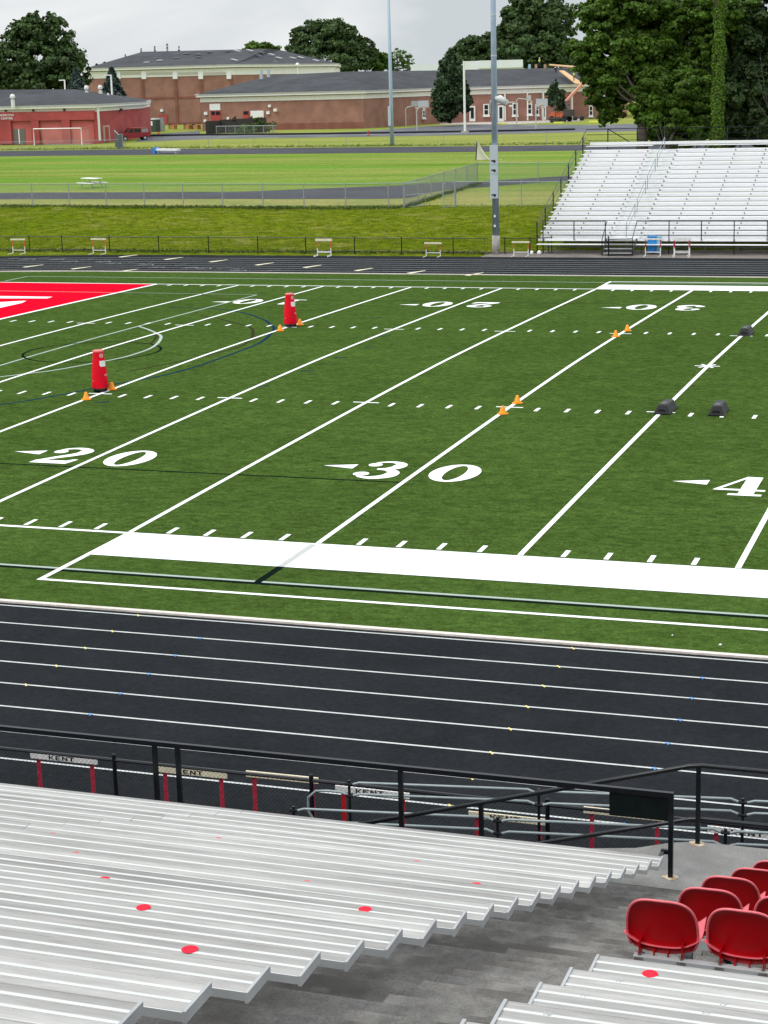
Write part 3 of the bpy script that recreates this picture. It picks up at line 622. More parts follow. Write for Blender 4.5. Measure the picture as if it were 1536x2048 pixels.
q = MB(); q.tube([(34.2, -16.9, .41), (38.45, -16.9, 1.615), (38.6, -16.9, 1.635), (60, -16.9, 1.635)], .025, 10); sbuild(q, 'mid_rail', M_black, r2, smooth=True)
for x, zb, zt in ((34.25, .05, 1.04), (36.0, .5, 1.53), (38.55, 1.33, 2.265), (41.0, 1.33, 2.265), (43.5, 1.33, 2.265)):
    q = MB(); q.box(x-.025, x+.025, -16.925, -16.875, zb, zt); sbuild(q, 'post', M_black, r2)
base_plate(r2, 38.55, -16.9, 1.33)
def ramp_guard(lb, y, x0, slope_z, posts, loop):
    root = thing('guard_rail', lb, 'guard rail', (x0, y, 0), 0, 'pale pipe guard rails either side of the access ramp')
    zt = lambda x: slope_z[0]+(slope_z[1]-slope_z[0])*(x-33.87)/5.3
    zr = lambda x: max(.02, zt(x)-1.05)
    xs_ = [x0]+[p for p in posts if p > x0+.05]+[60]
    for dz, nm in ((0, 'top_pipe'), (-.155, 'hand_pipe')):
        pts = []
        for a, b in zip(xs_[:-1], xs_[1:]):
            e = .14
            pts += [(a, y, zt(a)+dz-.03), (a+.06, y, zt(a)+dz-.028), (a+e, y, zt(a)+dz), (b-e, y, zt(b)+dz), (b-.06, y, zt(b)+dz-.028)]
        if nm == 'hand_pipe' and loop:
            z0 = zt(x0)+dz; pts = [(x0-.38, y+.0, z0-.62), (x0-.46, y, z0-.50), (x0-.58, y, z0-.30), (x0-.57, y, z0-.12), (x0-.46, y, z0-.02), (x0-.3, y, z0), (x0-.12, y, z0), (x0-.05, y, z0-.02)]+pts
        q = MB(); q.tube(pts, .0175, 8); sbuild(q, nm, M_galv, root, smooth=True)
    for p in posts:
        q = MB(); q.tube([(p, y, 0), (p, y, zt(p)+.02)], .019, 8); q.tube([(p-.05, y, zt(p)-.19), (p+.05, y, zt(p)-.19)], .025, 8); q.tube([(p-.05, y, zt(p)-.03), (p+.05, y, zt(p)-.03)], .025, 8); sbuild(q, 'post', M_black, root)
    return root
ramp_guard('far pipe guard rail of the access ramp with a curved loop at its left end', -15.65, 33.88, (1.115, 1.42), (33.88, 36.38, 38.88, 41.4), True)
ramp_guard('near pipe guard rail of the access ramp, low in front of the benches', -16.62, 33.50, (1.125, 1.43), (33.50, 36.12, 38.82, 41.4), False)
q = MB(); q.add([(33.6, -16.55, .0), (60, -16.55, 1.45), (60, -15.72, 1.45), (33.6, -15.72, .0), (60, -16.55, -.05), (60, -15.72, -.05)], [(0, 1, 2, 3), (0, 4, 1), (3, 2, 5), (1, 4, 5, 2)])
rp = q.build('access_ramp', M_asph); tag(rp, 'dark sloping access ramp between the two pale pipe guard rails', 'ramp')
# ------------------------------------------------------------------ chain link fences
def mesh_wires(q, p0, p1, h, zf, pitch, r, strips=False):
    p0, p1 = np.array(p0, float), np.array(p1, float); L = np.linalg.norm(p1-p0); d = (p1-p0)/L; nrm = np.array([-d[1], d[0]])
    for sgn in (1, -1):
        k0 = -h if sgn > 0 else 0
        for s_ in np.arange(k0, L+(0 if sgn > 0 else h), pitch):
            a0, a1 = s_, s_+sgn*h; z0, z1 = 0, h
            if a0 < 0: z0 = -a0; a0 = 0
            if a1 > L: z1 = h-(a1-L); a1 = L
            if a0 > L: z0 = (a0-L); a0 = L
            if a1 < 0: z1 = h+a1; a1 = 0
            if z1-z0 < .02: continue
            A = p0+d*a0; B = p0+d*a1; A = np.array([A[0], A[1], zf(A)+z0]); B = np.array([B[0], B[1], zf(B)+z1])
            n3 = np.array([nrm[0], nrm[1], 0])*r*(1.2 if sgn > 0 else -1.2); u = (B-A)/np.linalg.norm(B-A); s3 = np.cross(u, [nrm[0], nrm[1], 0]); s3 = s3/np.linalg.norm(s3)*r
            q.add([A+n3-s3, A+n3+s3, B+n3+s3, B+n3-s3, A+n3*1.9, B+n3*1.9], [(0, 1, 2, 3), (0, 4, 5, 3), (1, 2, 5, 4)])
def fence(name, lb, pts, h, posts_d, zf, mpost, mwire, pr=.03, rr=.022, pitch=.055, wr=.0022, cat='fence', phase=0, bottom=False, post_xy=None, wires=True):
    p0 = np.array(pts[0]); root = thing(name, lb, cat, (p0[0], p0[1], zf(p0)))
    qw = MB(); qr = MB()
    for a, b in zip(pts[:-1], pts[1:]):
        a, b = np.array(a, float), np.array(b, float); n = max(1, int(np.linalg.norm(b-a)/3))
        prs = [a+(b-a)*i/n for i in range(n+1)]
        qr.tube([(p[0], p[1], zf(p)+h) for p in prs], rr, 6)
        if bottom: qr.tube([(p[0], p[1], zf(p)+.06) for p in prs], rr*.7, 6)
        if wires: mesh_wires(qw, a, b, h-.02, zf, pitch, wr)
    sbuild(qr, 'top_rail', mpost, root)
    if wires: sbuild(qw, 'mesh', mwire, root)
    P_ = list(post_xy or [])
    if not P_:
        for a, b in zip(pts[:-1], pts[1:]):
            a, b = np.array(a, float), np.array(b, float); L = np.linalg.norm(b-a); s_ = phase
            while s_ <= L+.01: P_.append(a+(b-a)*s_/L); s_ += posts_d
    for p in P_:
        q = MB(); z = zf(p); q.tube([(p[0], p[1], z-.1), (p[0], p[1], z+h+.04)], pr, 7); q.lathe([(pr*1.15, 0), (pr*.9, .04), (.004, .055)], (p[0], p[1], z+h+.04), 8); sbuild(q, 'post', mpost, root)
    return root
fence('chain_link_fence', 'low black chain link fence between the near track and the grandstand ramp', [(16, -15.45), (46, -15.45)], .995, 3, lambda p: 0., M_black, M_blackm, .03, .024, .060, .0013,
      post_xy=[(18.4, -15.45), (21.4, -15.45), (24.4, -15.45), (27.4, -15.45), (30.42, -15.45), (33.28, -15.45), (36.44, -15.45), (39.4, -15.45), (42.4, -15.45)])
fz0 = lambda p: -.03
fence('chain_link_fence', 'low black chain link fence along the far edge of the track below the grass bank', [(-30, 66.1), (-11.7, 66.0), (12.9, 65.5)], .93, 3.05, fz0, M_black, M_blackm, .03, .024, .09, .0022,
      post_xy=[(-26.5, 66.1), (-23.4, 66.1), (-20.2, 66.05), (-17.1, 66.0), (-14.8, 66.0), (-11.5, 66.0), (-8.1, 65.9), (-4.75, 65.85), (-1.5, 65.8), (1.6, 65.75), (4.7, 65.7), (7.65, 65.6), (10.8, 65.55)])
fence('chain_link_fence', 'short black fence panel with bent post between the light pole and the far bleacher', [(13.7, 65.5), (15.3, 65.6), (16.45, 66.3)], .93, 3.05, fz0, M_black, M_blackm, .032, .024, .09, .0022, post_xy=[(13.9, 65.5), (15.35, 65.6), (16.45, 66.3)])
zu = lambda p: terrain_z(p[0], p[1])
U0, U1, U2, U3 = (-46, 85.2), (2.6, 81.4), (0.0, 108.4), (26, 105.4)
fence('chain_link_fence', 'long galvanised chain link fence along the crest of the grass bank', [U0, U1], 1.66, 3.15, zu, M_galvm, M_galvm, .036, .026, .10, .0022, phase=.4)
fence('chain_link_fence', 'galvanised chain link fence running back from the bank beside the asphalt path', [U1, U2], 1.66, 4.5, zu, M_galvm, M_galvm, .036, .026, .08, .0034)
fence('chain_link_fence', 'galvanised chain link fence crossing behind the light pole towards the far bleacher', [U2, U3], 1.66, 5.2, zu, M_galvm, M_galvm, .036, .026, .10, .0024, phase=5.2)
fence('chain_link_fence', 'galvanised chain link fence from the open gate to the far bleacher on the bank', [(6.0, 82.2), (15.2, 81.6)], 1.66, 4.6, zu, M_galvm, M_galvm, .036, .026, .10, .0018, phase=0)
def gate(lb, x, y, rz, w):
    root = thing('gate', lb, 'gate', (x, y, zu((x, y))), rz)
    q = MB(); q.tube([(0, 0, .06), (0, 0, 1.62), (w, 0, 1.62), (w, 0, .06), (0, 0, .06)], .03, 6); q.tube([(0, 0, .85), (w, 0, .85)], .022, 6); q.build('frame', mat('gate_pipe', (.36, .40, .45), .5, metal=.2), root)
    q = MB(); mesh_wires(q, (0, 0), (w, 0), 1.58, lambda p: .04, .09, .0024); q.build('mesh', M_galvm, root)
gate('open galvanised gate leaf hinged at the end of the crest fence', 2.62, 81.55, 1.15, 2.1); gate('open galvanised gate leaf standing apart left of the light pole', 5.95, 82.1, -2.05, 1.1)
fence('chain_link_fence', 'faint low chain link fence on the far side of the upper field before the road', [(-100, 196.0), (-77.2, 199.5)], 1.25, 7.6, lambda p: ZU, M_galvm, M_galvm, .04, .03, .2, .003)
fence('chain_link_fence', 'long faint chain link fence in front of the school road beyond the upper field', [(-73.1, 199.4), (-12, 191), (10, 189)], 1.5, 7.1, lambda p: ZU, M_galvm, M_galvm, .035, .02, .22, .002, phase=2)
ga = G(246.5, 298); gb = ga+np.array([*(-1.5*AX[0][:2]+3.2*AX[2][:2]), 0]); gl = float(np.linalg.norm((gb-ga)[:2]))
fp = thing('gate', 'grey slatted gate panel angled at the corner near the red van', 'gate', (*ga[:2], ZU), math.atan2(gb[1]-ga[1], gb[0]-ga[0]))
q = MB(); q.tube([(0, 0, .0), (0, 0, 2.05), (gl*.5, 0, 1.9), (gl, 0, 2.5), (gl, 0, .1), (0, 0, .1)], .07, 6); q.build('frame', M_galv, fp)
q = MB(); ns_ = 46; [q.box(k*gl/ns_+.02, (k+.75)*gl/ns_, -.01, .01, .12, 1.9) for k in range(ns_)]; q.build('slat_panel', mat('slat_grey', (.10, .115, .125), .7), fp)
# ------------------------------------------------------------------ hurdles
LET = {'K': [[(0, 0), (.25, 0), (.25, 1), (0, 1)], [(.25, .42), (.72, 1), (1, 1), (.42, .38)], [(.40, .62), (1, 0), (.70, 0), (.25, .48)]],
       'E': [[(0, 0), (.27, 0), (.27, 1), (0, 1)], [(.27, .8), (.92, .8), (.92, 1), (.27, 1)], [(.27, .41), (.8, .41), (.8, .6), (.27, .6)], [(.27, 0), (.95, 0), (.95, .2), (.27, .2)]],
       'N': [[(0, 0), (.25, 0), (.25, 1), (0, 1)], [(.75, 0), (1, 0), (1, 1), (.75, 1)], [(.25, 1), (.25, .62), (.75, 0), (.75, .38)]],
       'T': [[(.36, 0), (.64, 0), (.64, .8), (.36, .8)], [(0, .8), (1, .8), (1, 1), (0, 1)]]}
def hurdle(lb, x, y, h, mboard, mup, mlow, text=None, w=1.03, tilt=0, group=None, rz=0, split=.5, notch=False, bh=.075, z=0):
    root = thing('hurdle', lb, 'hurdle', (x, y, z), rz, group)
    q = MB()
    if notch:
        for a, b in ((-w/2, -.17), (-.165, .165), (.17, w/2)): q.box(a, b, -.012, .012, h-bh, h)
    else: q.box(-w/2, w/2, -.012, .012, h-bh, h)
    bo = q.build('crossbar', mboard, root)
    if tilt: bo.rotation_euler = (0, 0, 0)
    if notch:
        q = MB(); [q.box(a-.035, a+.035, .0, .013, h-bh-.012, h-.03) for a in (-.25, .2)]; q.build('stripe', M_blackt, bo)
    if text:
        q = MB(); lw, gp_ = .085, .018; x0 = -(4*lw+3*gp_)/2-.03
        for k, ch in enumerate(text):
            for pl in LET[ch]: q.add([(x0+k*(lw+gp_)+px_*lw, -.0135, h-bh+.010+py_*(bh-.02)) for px_, py_ in pl], [tuple(range(len(pl)))])
        q.build('lettering', M_blackt, bo)
    for sx in (-1, 1):
        xx = sx*(w/2-.10); q = MB(); q.box(xx-.025, xx+.025, .014, .046, h*split, h-.01); q.build('upright', mup, root)
        q = MB(); q.box(xx-.022, xx+.022, .016, .044, .03, h*split-.002); q.build('lower_upright', mlow, root)
        q = MB(); q.tube([(xx, .03, .05), (xx, .0, .028), (xx, -.62, .028)], .022, 6); q.build('base_leg', mlow, root)
    q = MB(); q.box(-w/2+.13, w/2-.13, .018, .042, .20, .245); q.build('base_rail', mlow, root)
    return root
NH = 'hurdles standing along the near track fence'
HY = -15.12
for lb, x, m, mu, h, tx in (('white lettered hurdle behind the near fence, leftmost of the row', 29.46, M_hwh, M_hred, .84, 'KENT'),
                       ('cream lettered hurdle behind the two close black railing posts', 31.41, M_hcr, M_hred, .835, 'KENT'),
                       ('cream hurdle whose board rises above the fence rail, left of the pipe loop', 32.73, M_hcr, M_hred, .90, None),
                       ('white lettered hurdle with bright red uprights in the middle of the near fence', 34.0, M_hwh, M_hred2, .82, 'KENT'),
                       ('cream lettered hurdle low behind the sloping black ramp railing', 35.83, M_hcr, M_hred, .66, 'KENT'),
                       ('cream hurdle with pale top edge behind the dark railing panel', 37.34, M_hcr, M_hred, .885, None),
                       ('white lettered hurdle at the right edge of the photo beyond the platform', 38.9, M_hwh, M_hred, .80, 'KENT')):
    hurdle(lb, x, HY, h, m, mu, M_hred, tx, 1.03, 0, NH, random.uniform(-.02, .02), .35, bh=.082)
FH = 'hurdles standing along the far edge of the track'
for lb, x, y, m, mu, h in (('cream hurdle farthest left along the far track edge', -16.85, 64.2, M_hcr, M_horg, .93), ('cream hurdle second from the left along the far track edge', -11.4, 64.4, M_hcr, M_horg, .95),
                        ('front one of two overlapping cream hurdles with orange uprights, mid far fence', 3.5, 63.8, M_hcr, M_horg, .97), ('rear one of two overlapping cream hurdles, mid far fence', 3.30, 64.3, M_hcr, M_horg, .97),
                        ('lone cream hurdle left of the light pole base', 10.1, 63.9, M_hcr, M_horg, .82), ('lone cream hurdle right of the light pole base', 15.1, 64.5, M_hcr, M_horg, .84),
                        ('white hurdle with red uprights in front of the blue bin', 22.52, 64.9, M_hwh, M_hred2, 1.0), ('front one of two white hurdles with dark red uprights right of the blue bin', 24.18, 64.7, M_hwh, M_hred, .98), ('rear one of two white hurdles right of the blue bin', 24.0, 65.5, M_hwh, M_hred, .98)):
    hurdle(lb, x, y, h, m, mu, M_hwh, None, 1.03, 0, FH, .02, .48, notch=True, bh=.10)
# ------------------------------------------------------------------ training gear on the field
def dummy(lb, x, y, rz, hgt=1.36):
    root = thing('tackling_dummy', lb, 'tackling dummy', (x, y, crown(y)), rz, 'red tackling dummies on the fifteen yard line')
    k = hgt/1.36; prof = [(.258, .13), (.268, .16), (.272, .24), (.262, .42), (.235, .75), (.200, 1.05), (.178, 1.25), (.174, 1.33), (.160, 1.36), (.02, 1.362)]
    q = MB(); q.lathe([(r, z*k) for r, z in prof], (0, 0, 0), 32); q.build('cover', M_dummy, root, smooth=True)
    q = MB(); q.lathe([(.19, .0), (.228, .04), (.262, .145)], (0, 0, 0), 28); q.build('base', M_black, root, smooth=True)
    q = MB(); q.lathe([(.1735, 1.30*k), (.180, 1.305*k), (.178, 1.335*k), (.168, 1.362*k), (.02, 1.3655*k)], (0, 0, 0), 28); q.build('top_cap', mat('dummy_top', (.70, .16, .15), .5), root, smooth=True)
    def rad(z): return np.interp(z/k, [p[1] for p in prof], [p[0] for p in prof])+.004
    def patch_(name, a0, a1, z0, z1, m, rnd=False):
        q = MB(); n = 10; vs = []
        for j in range(n+1):
            t = j/n; z = z0+(z1-z0)*t; ww = math.sqrt(max(0, 1-(2*t-1)**2)) if rnd else 1-.25*max(0, .25-t)*4
            for i in range(n+1): a = (a0+a1)/2+(a1-a0)/2*ww*(2*i/n-1); vs.append((rad(z)*math.cos(a), rad(z)*math.sin(a), z))
        q.add(vs, [(j*(n+1)+i, j*(n+1)+i+1, (j+1)*(n+1)+i+1, (j+1)*(n+1)+i) for j in range(n) for i in range(n)]); return q.build(name, m, root, smooth=True)
    A = math.radians(-62)-rz
    e = patch_('round_emblem', A+.12, A+.95, 1.12*k, 1.27*k, mat('emblem_pink', (.70, .28, .28), .6), True)
    patch_('logo_patch', A+.10, A+1.2, .84*k, 1.03*k, M_fleece); patch_('heart_emblem', A+.62, A+1.3, .52*k, .60*k, mat('emblem_pink2', (.62, .22, .22), .6), True)
    patch_('label_patch', A-1.1, A-.93, .35*k, .40*k, MATS['emblem_pink'])
    q = MB(); a = A-1.5; q.bar((.255*math.cos(a), .255*math.sin(a), .42*k), (.263*math.cos(a+.35), .263*math.sin(a+.35), .365*k), .03, .03); q.build('handle', M_black, root)
    q = MB(); q.cbox((.20*math.cos(math.pi), .20*math.sin(math.pi), .92*k), .04, .06, .22); q.build('side_handle', M_black, root)
dummy('red tackling dummy nearer the viewer, on the left hash mark', 13.52, 16.60, 0, 1.36)
dummy('red tackling dummy farther back, beside the blue field arc', 13.80, 32.68, .25, 1.36)
c0 = None
for x, y, lb in ((13.78, 15.12, 'orange cone just in front of the nearer red dummy'), (13.75, 16.97, 'orange cone just behind the nearer red dummy'), (13.90, 31.3, 'orange cone just in front of the farther red dummy'), (13.98, 33.25, 'orange cone just behind the farther red dummy'),
                 (27.52, 15.1, 'orange cone on the near thirty yard line, front one of the near pair'), (27.50, 16.86, 'orange cone on the near thirty yard line, rear one of the near pair'), (27.44, 31.56, 'orange cone on the thirty yard line, front one of the far pair'), (27.53, 33.3, 'orange cone on the thirty yard line, rear one of the far pair')):
    if c0 is None:
        c0 = thing('marker_cone', lb, 'cone', (0, 0, 0), 0, 'orange marker cones in pairs on the yard lines')
        q = MB(); q.lathe([(.118, .012), (.105, .035), (.05, .20), (.036, .232), (.02, .238)], (0, 0, 0), 18); q.build('cone_body', M_cone, c0, smooth=True)
        q = MB(); q.prism([(.17*math.cos(a), .17*math.sin(a)) for a in np.linspace(0, 2*math.pi, 9)[:-1]+.39], 0, .014); q.build('cone_base', M_cone, c0); o = c0
    else: o = copy_tree(c0)
    o.location = (x, y, crown(y)+.012); o['label'] = lb; o.rotation_euler = (0, 0, random.uniform(0, 1))
b0 = None
for x, y, rz, lb in ((32.11, 16.4, -.03, 'black wedge shaped agility bag on the thirty five yard line, nearest left'), (33.64, 16.45, .03, 'black wedge shaped agility bag standing alone right of the yard line'), (32.10, 33.05, 0, 'black wedge shaped agility bag farther back at the right photo edge')):
    if b0 is None:
        b0 = thing('agility_bag', lb, 'step over bag', (0, 0, 0), 0, 'black agility bags on the hash marks')
        q = MB(); q.add([(-.25, -.60, .0), (.25, -.60, .0), (.25, .60, 0), (-.25, .60, 0), (-.125, -.49, .285), (.125, -.49, .285), (.125, .49, .285), (-.125, .49, .285)], [(0, 3, 2, 1), (4, 5, 6, 7), (0, 1, 5, 4), (1, 2, 6, 5), (2, 3, 7, 6), (3, 0, 4, 7)])
        bb = q.build('bag', M_bag, b0); md = bb.modifiers.new('b', 'BEVEL'); md.width = .035; md.segments = 3
        q = MB(); q.box(-.08, .08, -.44, .0, .286, .293); q.build('strap', mat('strap_grey', (.06, .063, .066), .6), b0)
        q = MB(); q.tube([(-.10, -.565, .11), (-.05, -.585, .14), (.05, -.585, .14), (.10, -.565, .11)], .014, 6); q.build('handle', M_blackm, b0); o = b0
    else: o = copy_tree(b0)
    o.location = (x, y, crown(y)); o['label'] = lb; o.rotation_euler = (0, 0, rz)
# ------------------------------------------------------------------ far bleacher
BX0, BY0, BZ0, BD, BR = 16.2, 66.5, 1.242, .612, .226
fb = thing('bleacher', 'big white aluminium bleacher across the field with a central aisle and black railings', 'bleacher', (BX0, BY0, 0))
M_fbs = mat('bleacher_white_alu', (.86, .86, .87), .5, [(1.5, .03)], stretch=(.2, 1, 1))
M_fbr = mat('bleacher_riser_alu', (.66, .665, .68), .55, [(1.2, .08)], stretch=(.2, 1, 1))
M_fbk = mat('bracket_dark', (.10, .10, .11), .6)
FX1 = 52; AI0, AI1 = 19.95, 21.55
NROW = 20
for i in range(-1, NROW):
    y, z = BY0+i*BD, BZ0+i*BR
    if i >= 0:
        for a, b in ((15.75, AI0), (AI1, FX1)):
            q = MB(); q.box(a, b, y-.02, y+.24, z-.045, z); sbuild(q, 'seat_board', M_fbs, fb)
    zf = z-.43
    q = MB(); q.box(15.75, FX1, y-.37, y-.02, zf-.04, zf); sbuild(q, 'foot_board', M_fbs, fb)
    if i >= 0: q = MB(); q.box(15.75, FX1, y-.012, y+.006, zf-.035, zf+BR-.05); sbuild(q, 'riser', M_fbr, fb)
    if i >= 0:
        q = MB(); q.box(AI0+.05, AI1-.05, y-.30, y+.02, zf+.004, zf+.12); sbuild(q, 'aisle_step', mat('aisle_tread', (.72, .73, .74), .6, [(3, .1)]), fb)
for k in range(20):
    x = BX0+k*1.79; q = MB()
    for i in range(NROW):
        y, z = BY0+i*BD, BZ0+i*BR; q.box(x-.03, x+.03, y-.055, y-.022, z-.13, z-.045); q.box(x-.012, x+.045, y-.05, y-.021, z-.145, z-.10)
    q.bar((x, BY0-.1, BZ0-.55), (x, BY0+NROW*BD, BZ0-.55+NROW*BR), .06, .12)
    for yy in (0, 4, 8, 12): q.box(x-.03, x+.03, BY0+yy-.03, BY0+yy+.03, -.1, BZ0-.5+yy*BR/BD)
    sbuild(q, 'stringer', M_fbk, fb)
q = MB()
for zz, yy in ((.3, .5), (.7, 2.2), (1.4, 4)): q.bar((15.8, BY0+yy, zz), (FX1, BY0+yy, zz), .06, .06)
for k in range(10): x = BX0+k*3.58; q.bar((x, BY0+1, .1), (x+3.58, BY0+1, .7), .04, .04)
sbuild(q, 'cross_brace', M_fbk, fb)
q = MB(); q.box(15.7, FX1, BY0-.40, BY0-.36, BZ0-.52, BZ0-.40); sbuild(q, 'front_fascia', M_fbs, fb)
q = MB(); y, z = BY0+NROW*BD, BZ0+(NROW-1)*BR; q.box(15.9, FX1, y-.05, y+.02, z+.02, z+.20); sbuild(q, 'back_board', M_fbs, fb)
FZ = .87
for k in range(16):
    x = 16.0+k*1.8
    if x > 30: break
    if abs(x-21) < .9: continue
    q = MB(); q.box(x-.025, x+.025, BY0-.45, BY0-.40, -.05 if k % 2 == 0 else FZ-.1, 1.84); sbuild(q, 'rail_post', M_black, fb)
q = MB()
for a, b in ((16.0, 19.6), (21.4, FX1)):
    q.bar((a, BY0-.42, 1.83), (b, BY0-.42, 1.83), .04, .045); q.bar((a, BY0-.42, 1.35), (b, BY0-.42, 1.35), .02, .02)
sbuild(q, 'front_rail', M_black, fb)
q = MB(); mesh_wires(q, (16.0, BY0-.42), (19.6, BY0-.42), .9, lambda p: .9, .16, .002); sbuild(q, 'front_mesh', M_blackm, fb)
SX = 15.62; sl_ = BR/BD
def sz(y): return BZ0-.45+(y-BY0)*sl_
for k in range(7):
    y = BY0-.3+k*1.95; q = MB(); q.box(SX-.03, SX+.03, y-.03, y+.03, -.05 if k < 1 else sz(y)-.3, sz(y)+1.12); sbuild(q, 'side_post', M_black, fb)
q = MB()
for dz in (1.1, .72, .2): q.bar((SX, BY0-.3, sz(BY0-.3)+dz), (SX, BY0+12.3, sz(BY0+12.3)+dz), .03, .035)
sbuild(q, 'side_rail', M_black, fb)
q = MB(); yb = BY0+12.35; zb = BZ0+19*BR
q.bar((SX, yb, zb+1.0), (FX1, yb, zb+1.0), .04, .045); q.bar((SX, yb, zb+.66), (FX1, yb, zb+.66), .03, .03); q.bar((SX, yb, zb+.32), (FX1, yb, zb+.32), .03, .03)
q.bar((17.0, yb+.04, zb+1.0), (18.6, yb+.04, zb+.05), .05, .05)
sbuild(q, 'back_rail', M_black, fb)
for k in range(8): x = 17+k*1.85; q = MB(); q.box(x-.03, x+.03, yb-.03, yb+.03, zb-.4, zb+1.0); sbuild(q, 'back_post', M_black, fb)
for i0, i1 in ((0, 4), (5, 9), (10, 14), (15, 19)):
    q = MB(); a = lambda i, dz: (20.75, BY0+i*BD-.2, BZ0-.43+i*BR+dz)
    q.tube([a(i0, .0), a(i0, .9), a(i1, .9), a(i1, .0)], .022, 6); q.tube([a(i0, .5), a(i1, .5)], .018, 6); sbuild(q, 'aisle_handrail', M_galv, fb)
for k in range(4):
    q = MB(); z = .02+k*.215; q.box(19.75, 21.35, BY0-1.75+k*.32, BY0-1.45+k*.32, z+.12, z+.16); sbuild(q, 'entry_step', M_alud, fb)
for x in (19.7, 21.4):
    q = MB(); q.bar((x, BY0-1.8, .1), (x, BY0-.42, .85), .05, .10); q.tube([(x, BY0-1.75, 0), (x, BY0-1.72, .98), (x, BY0-.45, 1.82)], .024, 6); sbuild(q, 'stair_rail', M_black, fb)
gp2 = thing('gate', 'low black mesh gate leaf standing open before the far bleacher steps', 'gate', (20.1, 64.6, 0), 0)
q = MB(); q.tube([(0, 0, 0), (0, 0, 1.12)], .04, 6); q.tube([(0, 0, .08), (0, 0, .95), (1.25, .4, .95), (1.25, .4, .08), (0, 0, .08)], .025, 6); q.build('frame', M_black, gp2)
q = MB(); mesh_wires(q, (0, 0), (1.25, .4), .86, lambda p: .08, .09, .0022); q.build('mesh', M_blackm, gp2)
bn = thing('bin', 'blue plastic bin behind a white hurdle at the far bleacher', 'bin', (22.35, 66.0, 0))
q = MB(); q.box(-.30, .18, -.28, .28, .10, 1.0); q.box(-.32, .20, -.30, .30, .98, 1.03); b_ = q.build('bin_body', M_bin, bn); md = b_.modifiers.new('b', 'BEVEL'); md.width = .03
q = MB(); q.box(.20, .42, -.2, .2, .08, 1.0); q.build('side_panel', mat('bin_pale_blue', (.16, .42, .58), .5), bn)
for x, y, r, lb in ((15.55, 65.2, .10, 'small white lamp head on the ground by the far fence, left one'), (15.95, 65.35, .12, 'white lamp head on the ground by the far fence post, right one')):
    lp = thing('ground_lamp', lb, 'lamp', (x, y, 0), 0, 'white lamps on the ground by the far fence')
    q = MB(); q.lathe([(.03, 0), (r*.8, .02), (r, .10), (r*.9, .18), (r*.5, .24), (.01, .25)], (0, 0, 0), 14); q.build('lamp_head', M_fleece, lp, smooth=True)
# ------------------------------------------------------------------ light poles
lp = thing('light_pole', 'tall blue grey floodlight pole with concrete foot and three control boxes', 'light pole', (13.32, 65.7, 0))
q = MB(); q.tube([(0, 0, -.1), (0, 0, 1.06)], .225, 20); q.build('concrete_base', mat('pole_concrete', (.36, .34, .31), .9, [(6, .2), (1.5, .2)]), lp, smooth=True)
q = MB(); q.tube([(0, 0, 1.06), (0, 0, 22)], [.20, .115], 18); q.build('shaft', M_steel, lp, smooth=True)
for z0, z1 in ((3.17, 4.53), (4.55, 5.05), (5.07, 6.12)):
    q = MB(); q.box(-.205, .205, -.36, -.13, z0, z1); b_ = q.build('control_box', M_stbox, lp)
    q = MB(); q.box(-.12, .10, -.368, -.36, z0+.16, z0+.24); q.box(.0, .13, -.367, -.36, z0+.10, z0+.25); q.build('label', M_blackt, b_)
q = MB(); q.tube([(.1, -.1, 8.72), (.32, -.12, 8.70), (.75, -.15, 8.42)], [.10, .21, .20], 16); q.tube([(0, 0, 8.8), (.2, -.06, 8.75)], .05, 8); fl = q.build('floodlight', mat('lamp_housing', (.55, .58, .57), .5), lp, smooth=True)
q = MB(); q.lathe([(.02, 0), (.09, .03), (.10, .09), (.02, .12)], (.98, -.15, 8.2), 12); q.build('sensor', M_fleece, fl, smooth=True)
q = MB(); q.box(-.30, -.19, -.06, .05, 7.9, 8.5); q.build('junction_box', mat('pole_box_rust', (.36, .30, .30), .6), lp)
for z in (1.55, 2.1): q = MB(); q.box(-.05, .05, -.212, -.19, z, z+.12); q.build('tag', M_fleece, lp)
q = MB(); q.tube([(0, 0, 13.2), (0, 0, 13.32)], .165, 14); q.tube([(0, 0, 11.0), (0, 0, 11.08)], .172, 14); q.build('collar', M_stbox, lp)
lp = thing('light_pole', 'slender pale blue floodlight pole beyond the upper field, left of the near one', 'light pole', (-36.4, 194.7, ZU))
q = MB(); q.tube([(0, 0, 0), (0, 0, 5.5), (0, 0, 26)], [.26, .25, .13], 12); q.build('shaft', mat('pole_steel_pale', (.33, .42, .50), .5, metal=.1), lp, smooth=True)
q = MB(); q.box(-.34, .02, -.40, -.2, 2.6, 5.1); q.build('control_box', M_stbox, lp)
def lamp_post(lb, base, h, arm, r=.14):
    lp = thing('lamp_post', lb, 'lamp post', base); d = AX[0][:2]*arm
    q = MB(); q.tube([(0, 0, 0), (0, 0, h)], [r, r*.8], 8); q.build('pole', M_cream, lp)
    q = MB(); q.bar((-d[0]*.05, -d[1]*.05, h), (d[0], d[1], h-.02), .3, .16); q.build('lamp_arm', M_cream, lp)
    q = MB(); q.cbox((0, 0, .15), r*5, r*5, .5); q.build('foot', mat('lamp_foot', (.4, .38, .33), .9), lp)
b = P(930, 268, 300); b[2] = ZU; D = DEP(b)
b = G(930, 267); lamp_post('tall cream lamp post in front of the school with a short flat arm', b, ZV(930, 124, DEP(b))-ZU, 1.3, .20)
D = 330; b = P(135, 255, D); b[2] = ZU; lamp_post('short white lamp post showing above the red building roof ridge, left one', b, ZV(135, 160, D)-ZU, -1.0, .16)
D = 318; b = P(228, 255, D); b[2] = ZU; lamp_post('white lamp post beside the dark spruce behind the red building roof', b, ZV(226, 150, D)-ZU, -1.1, .18)
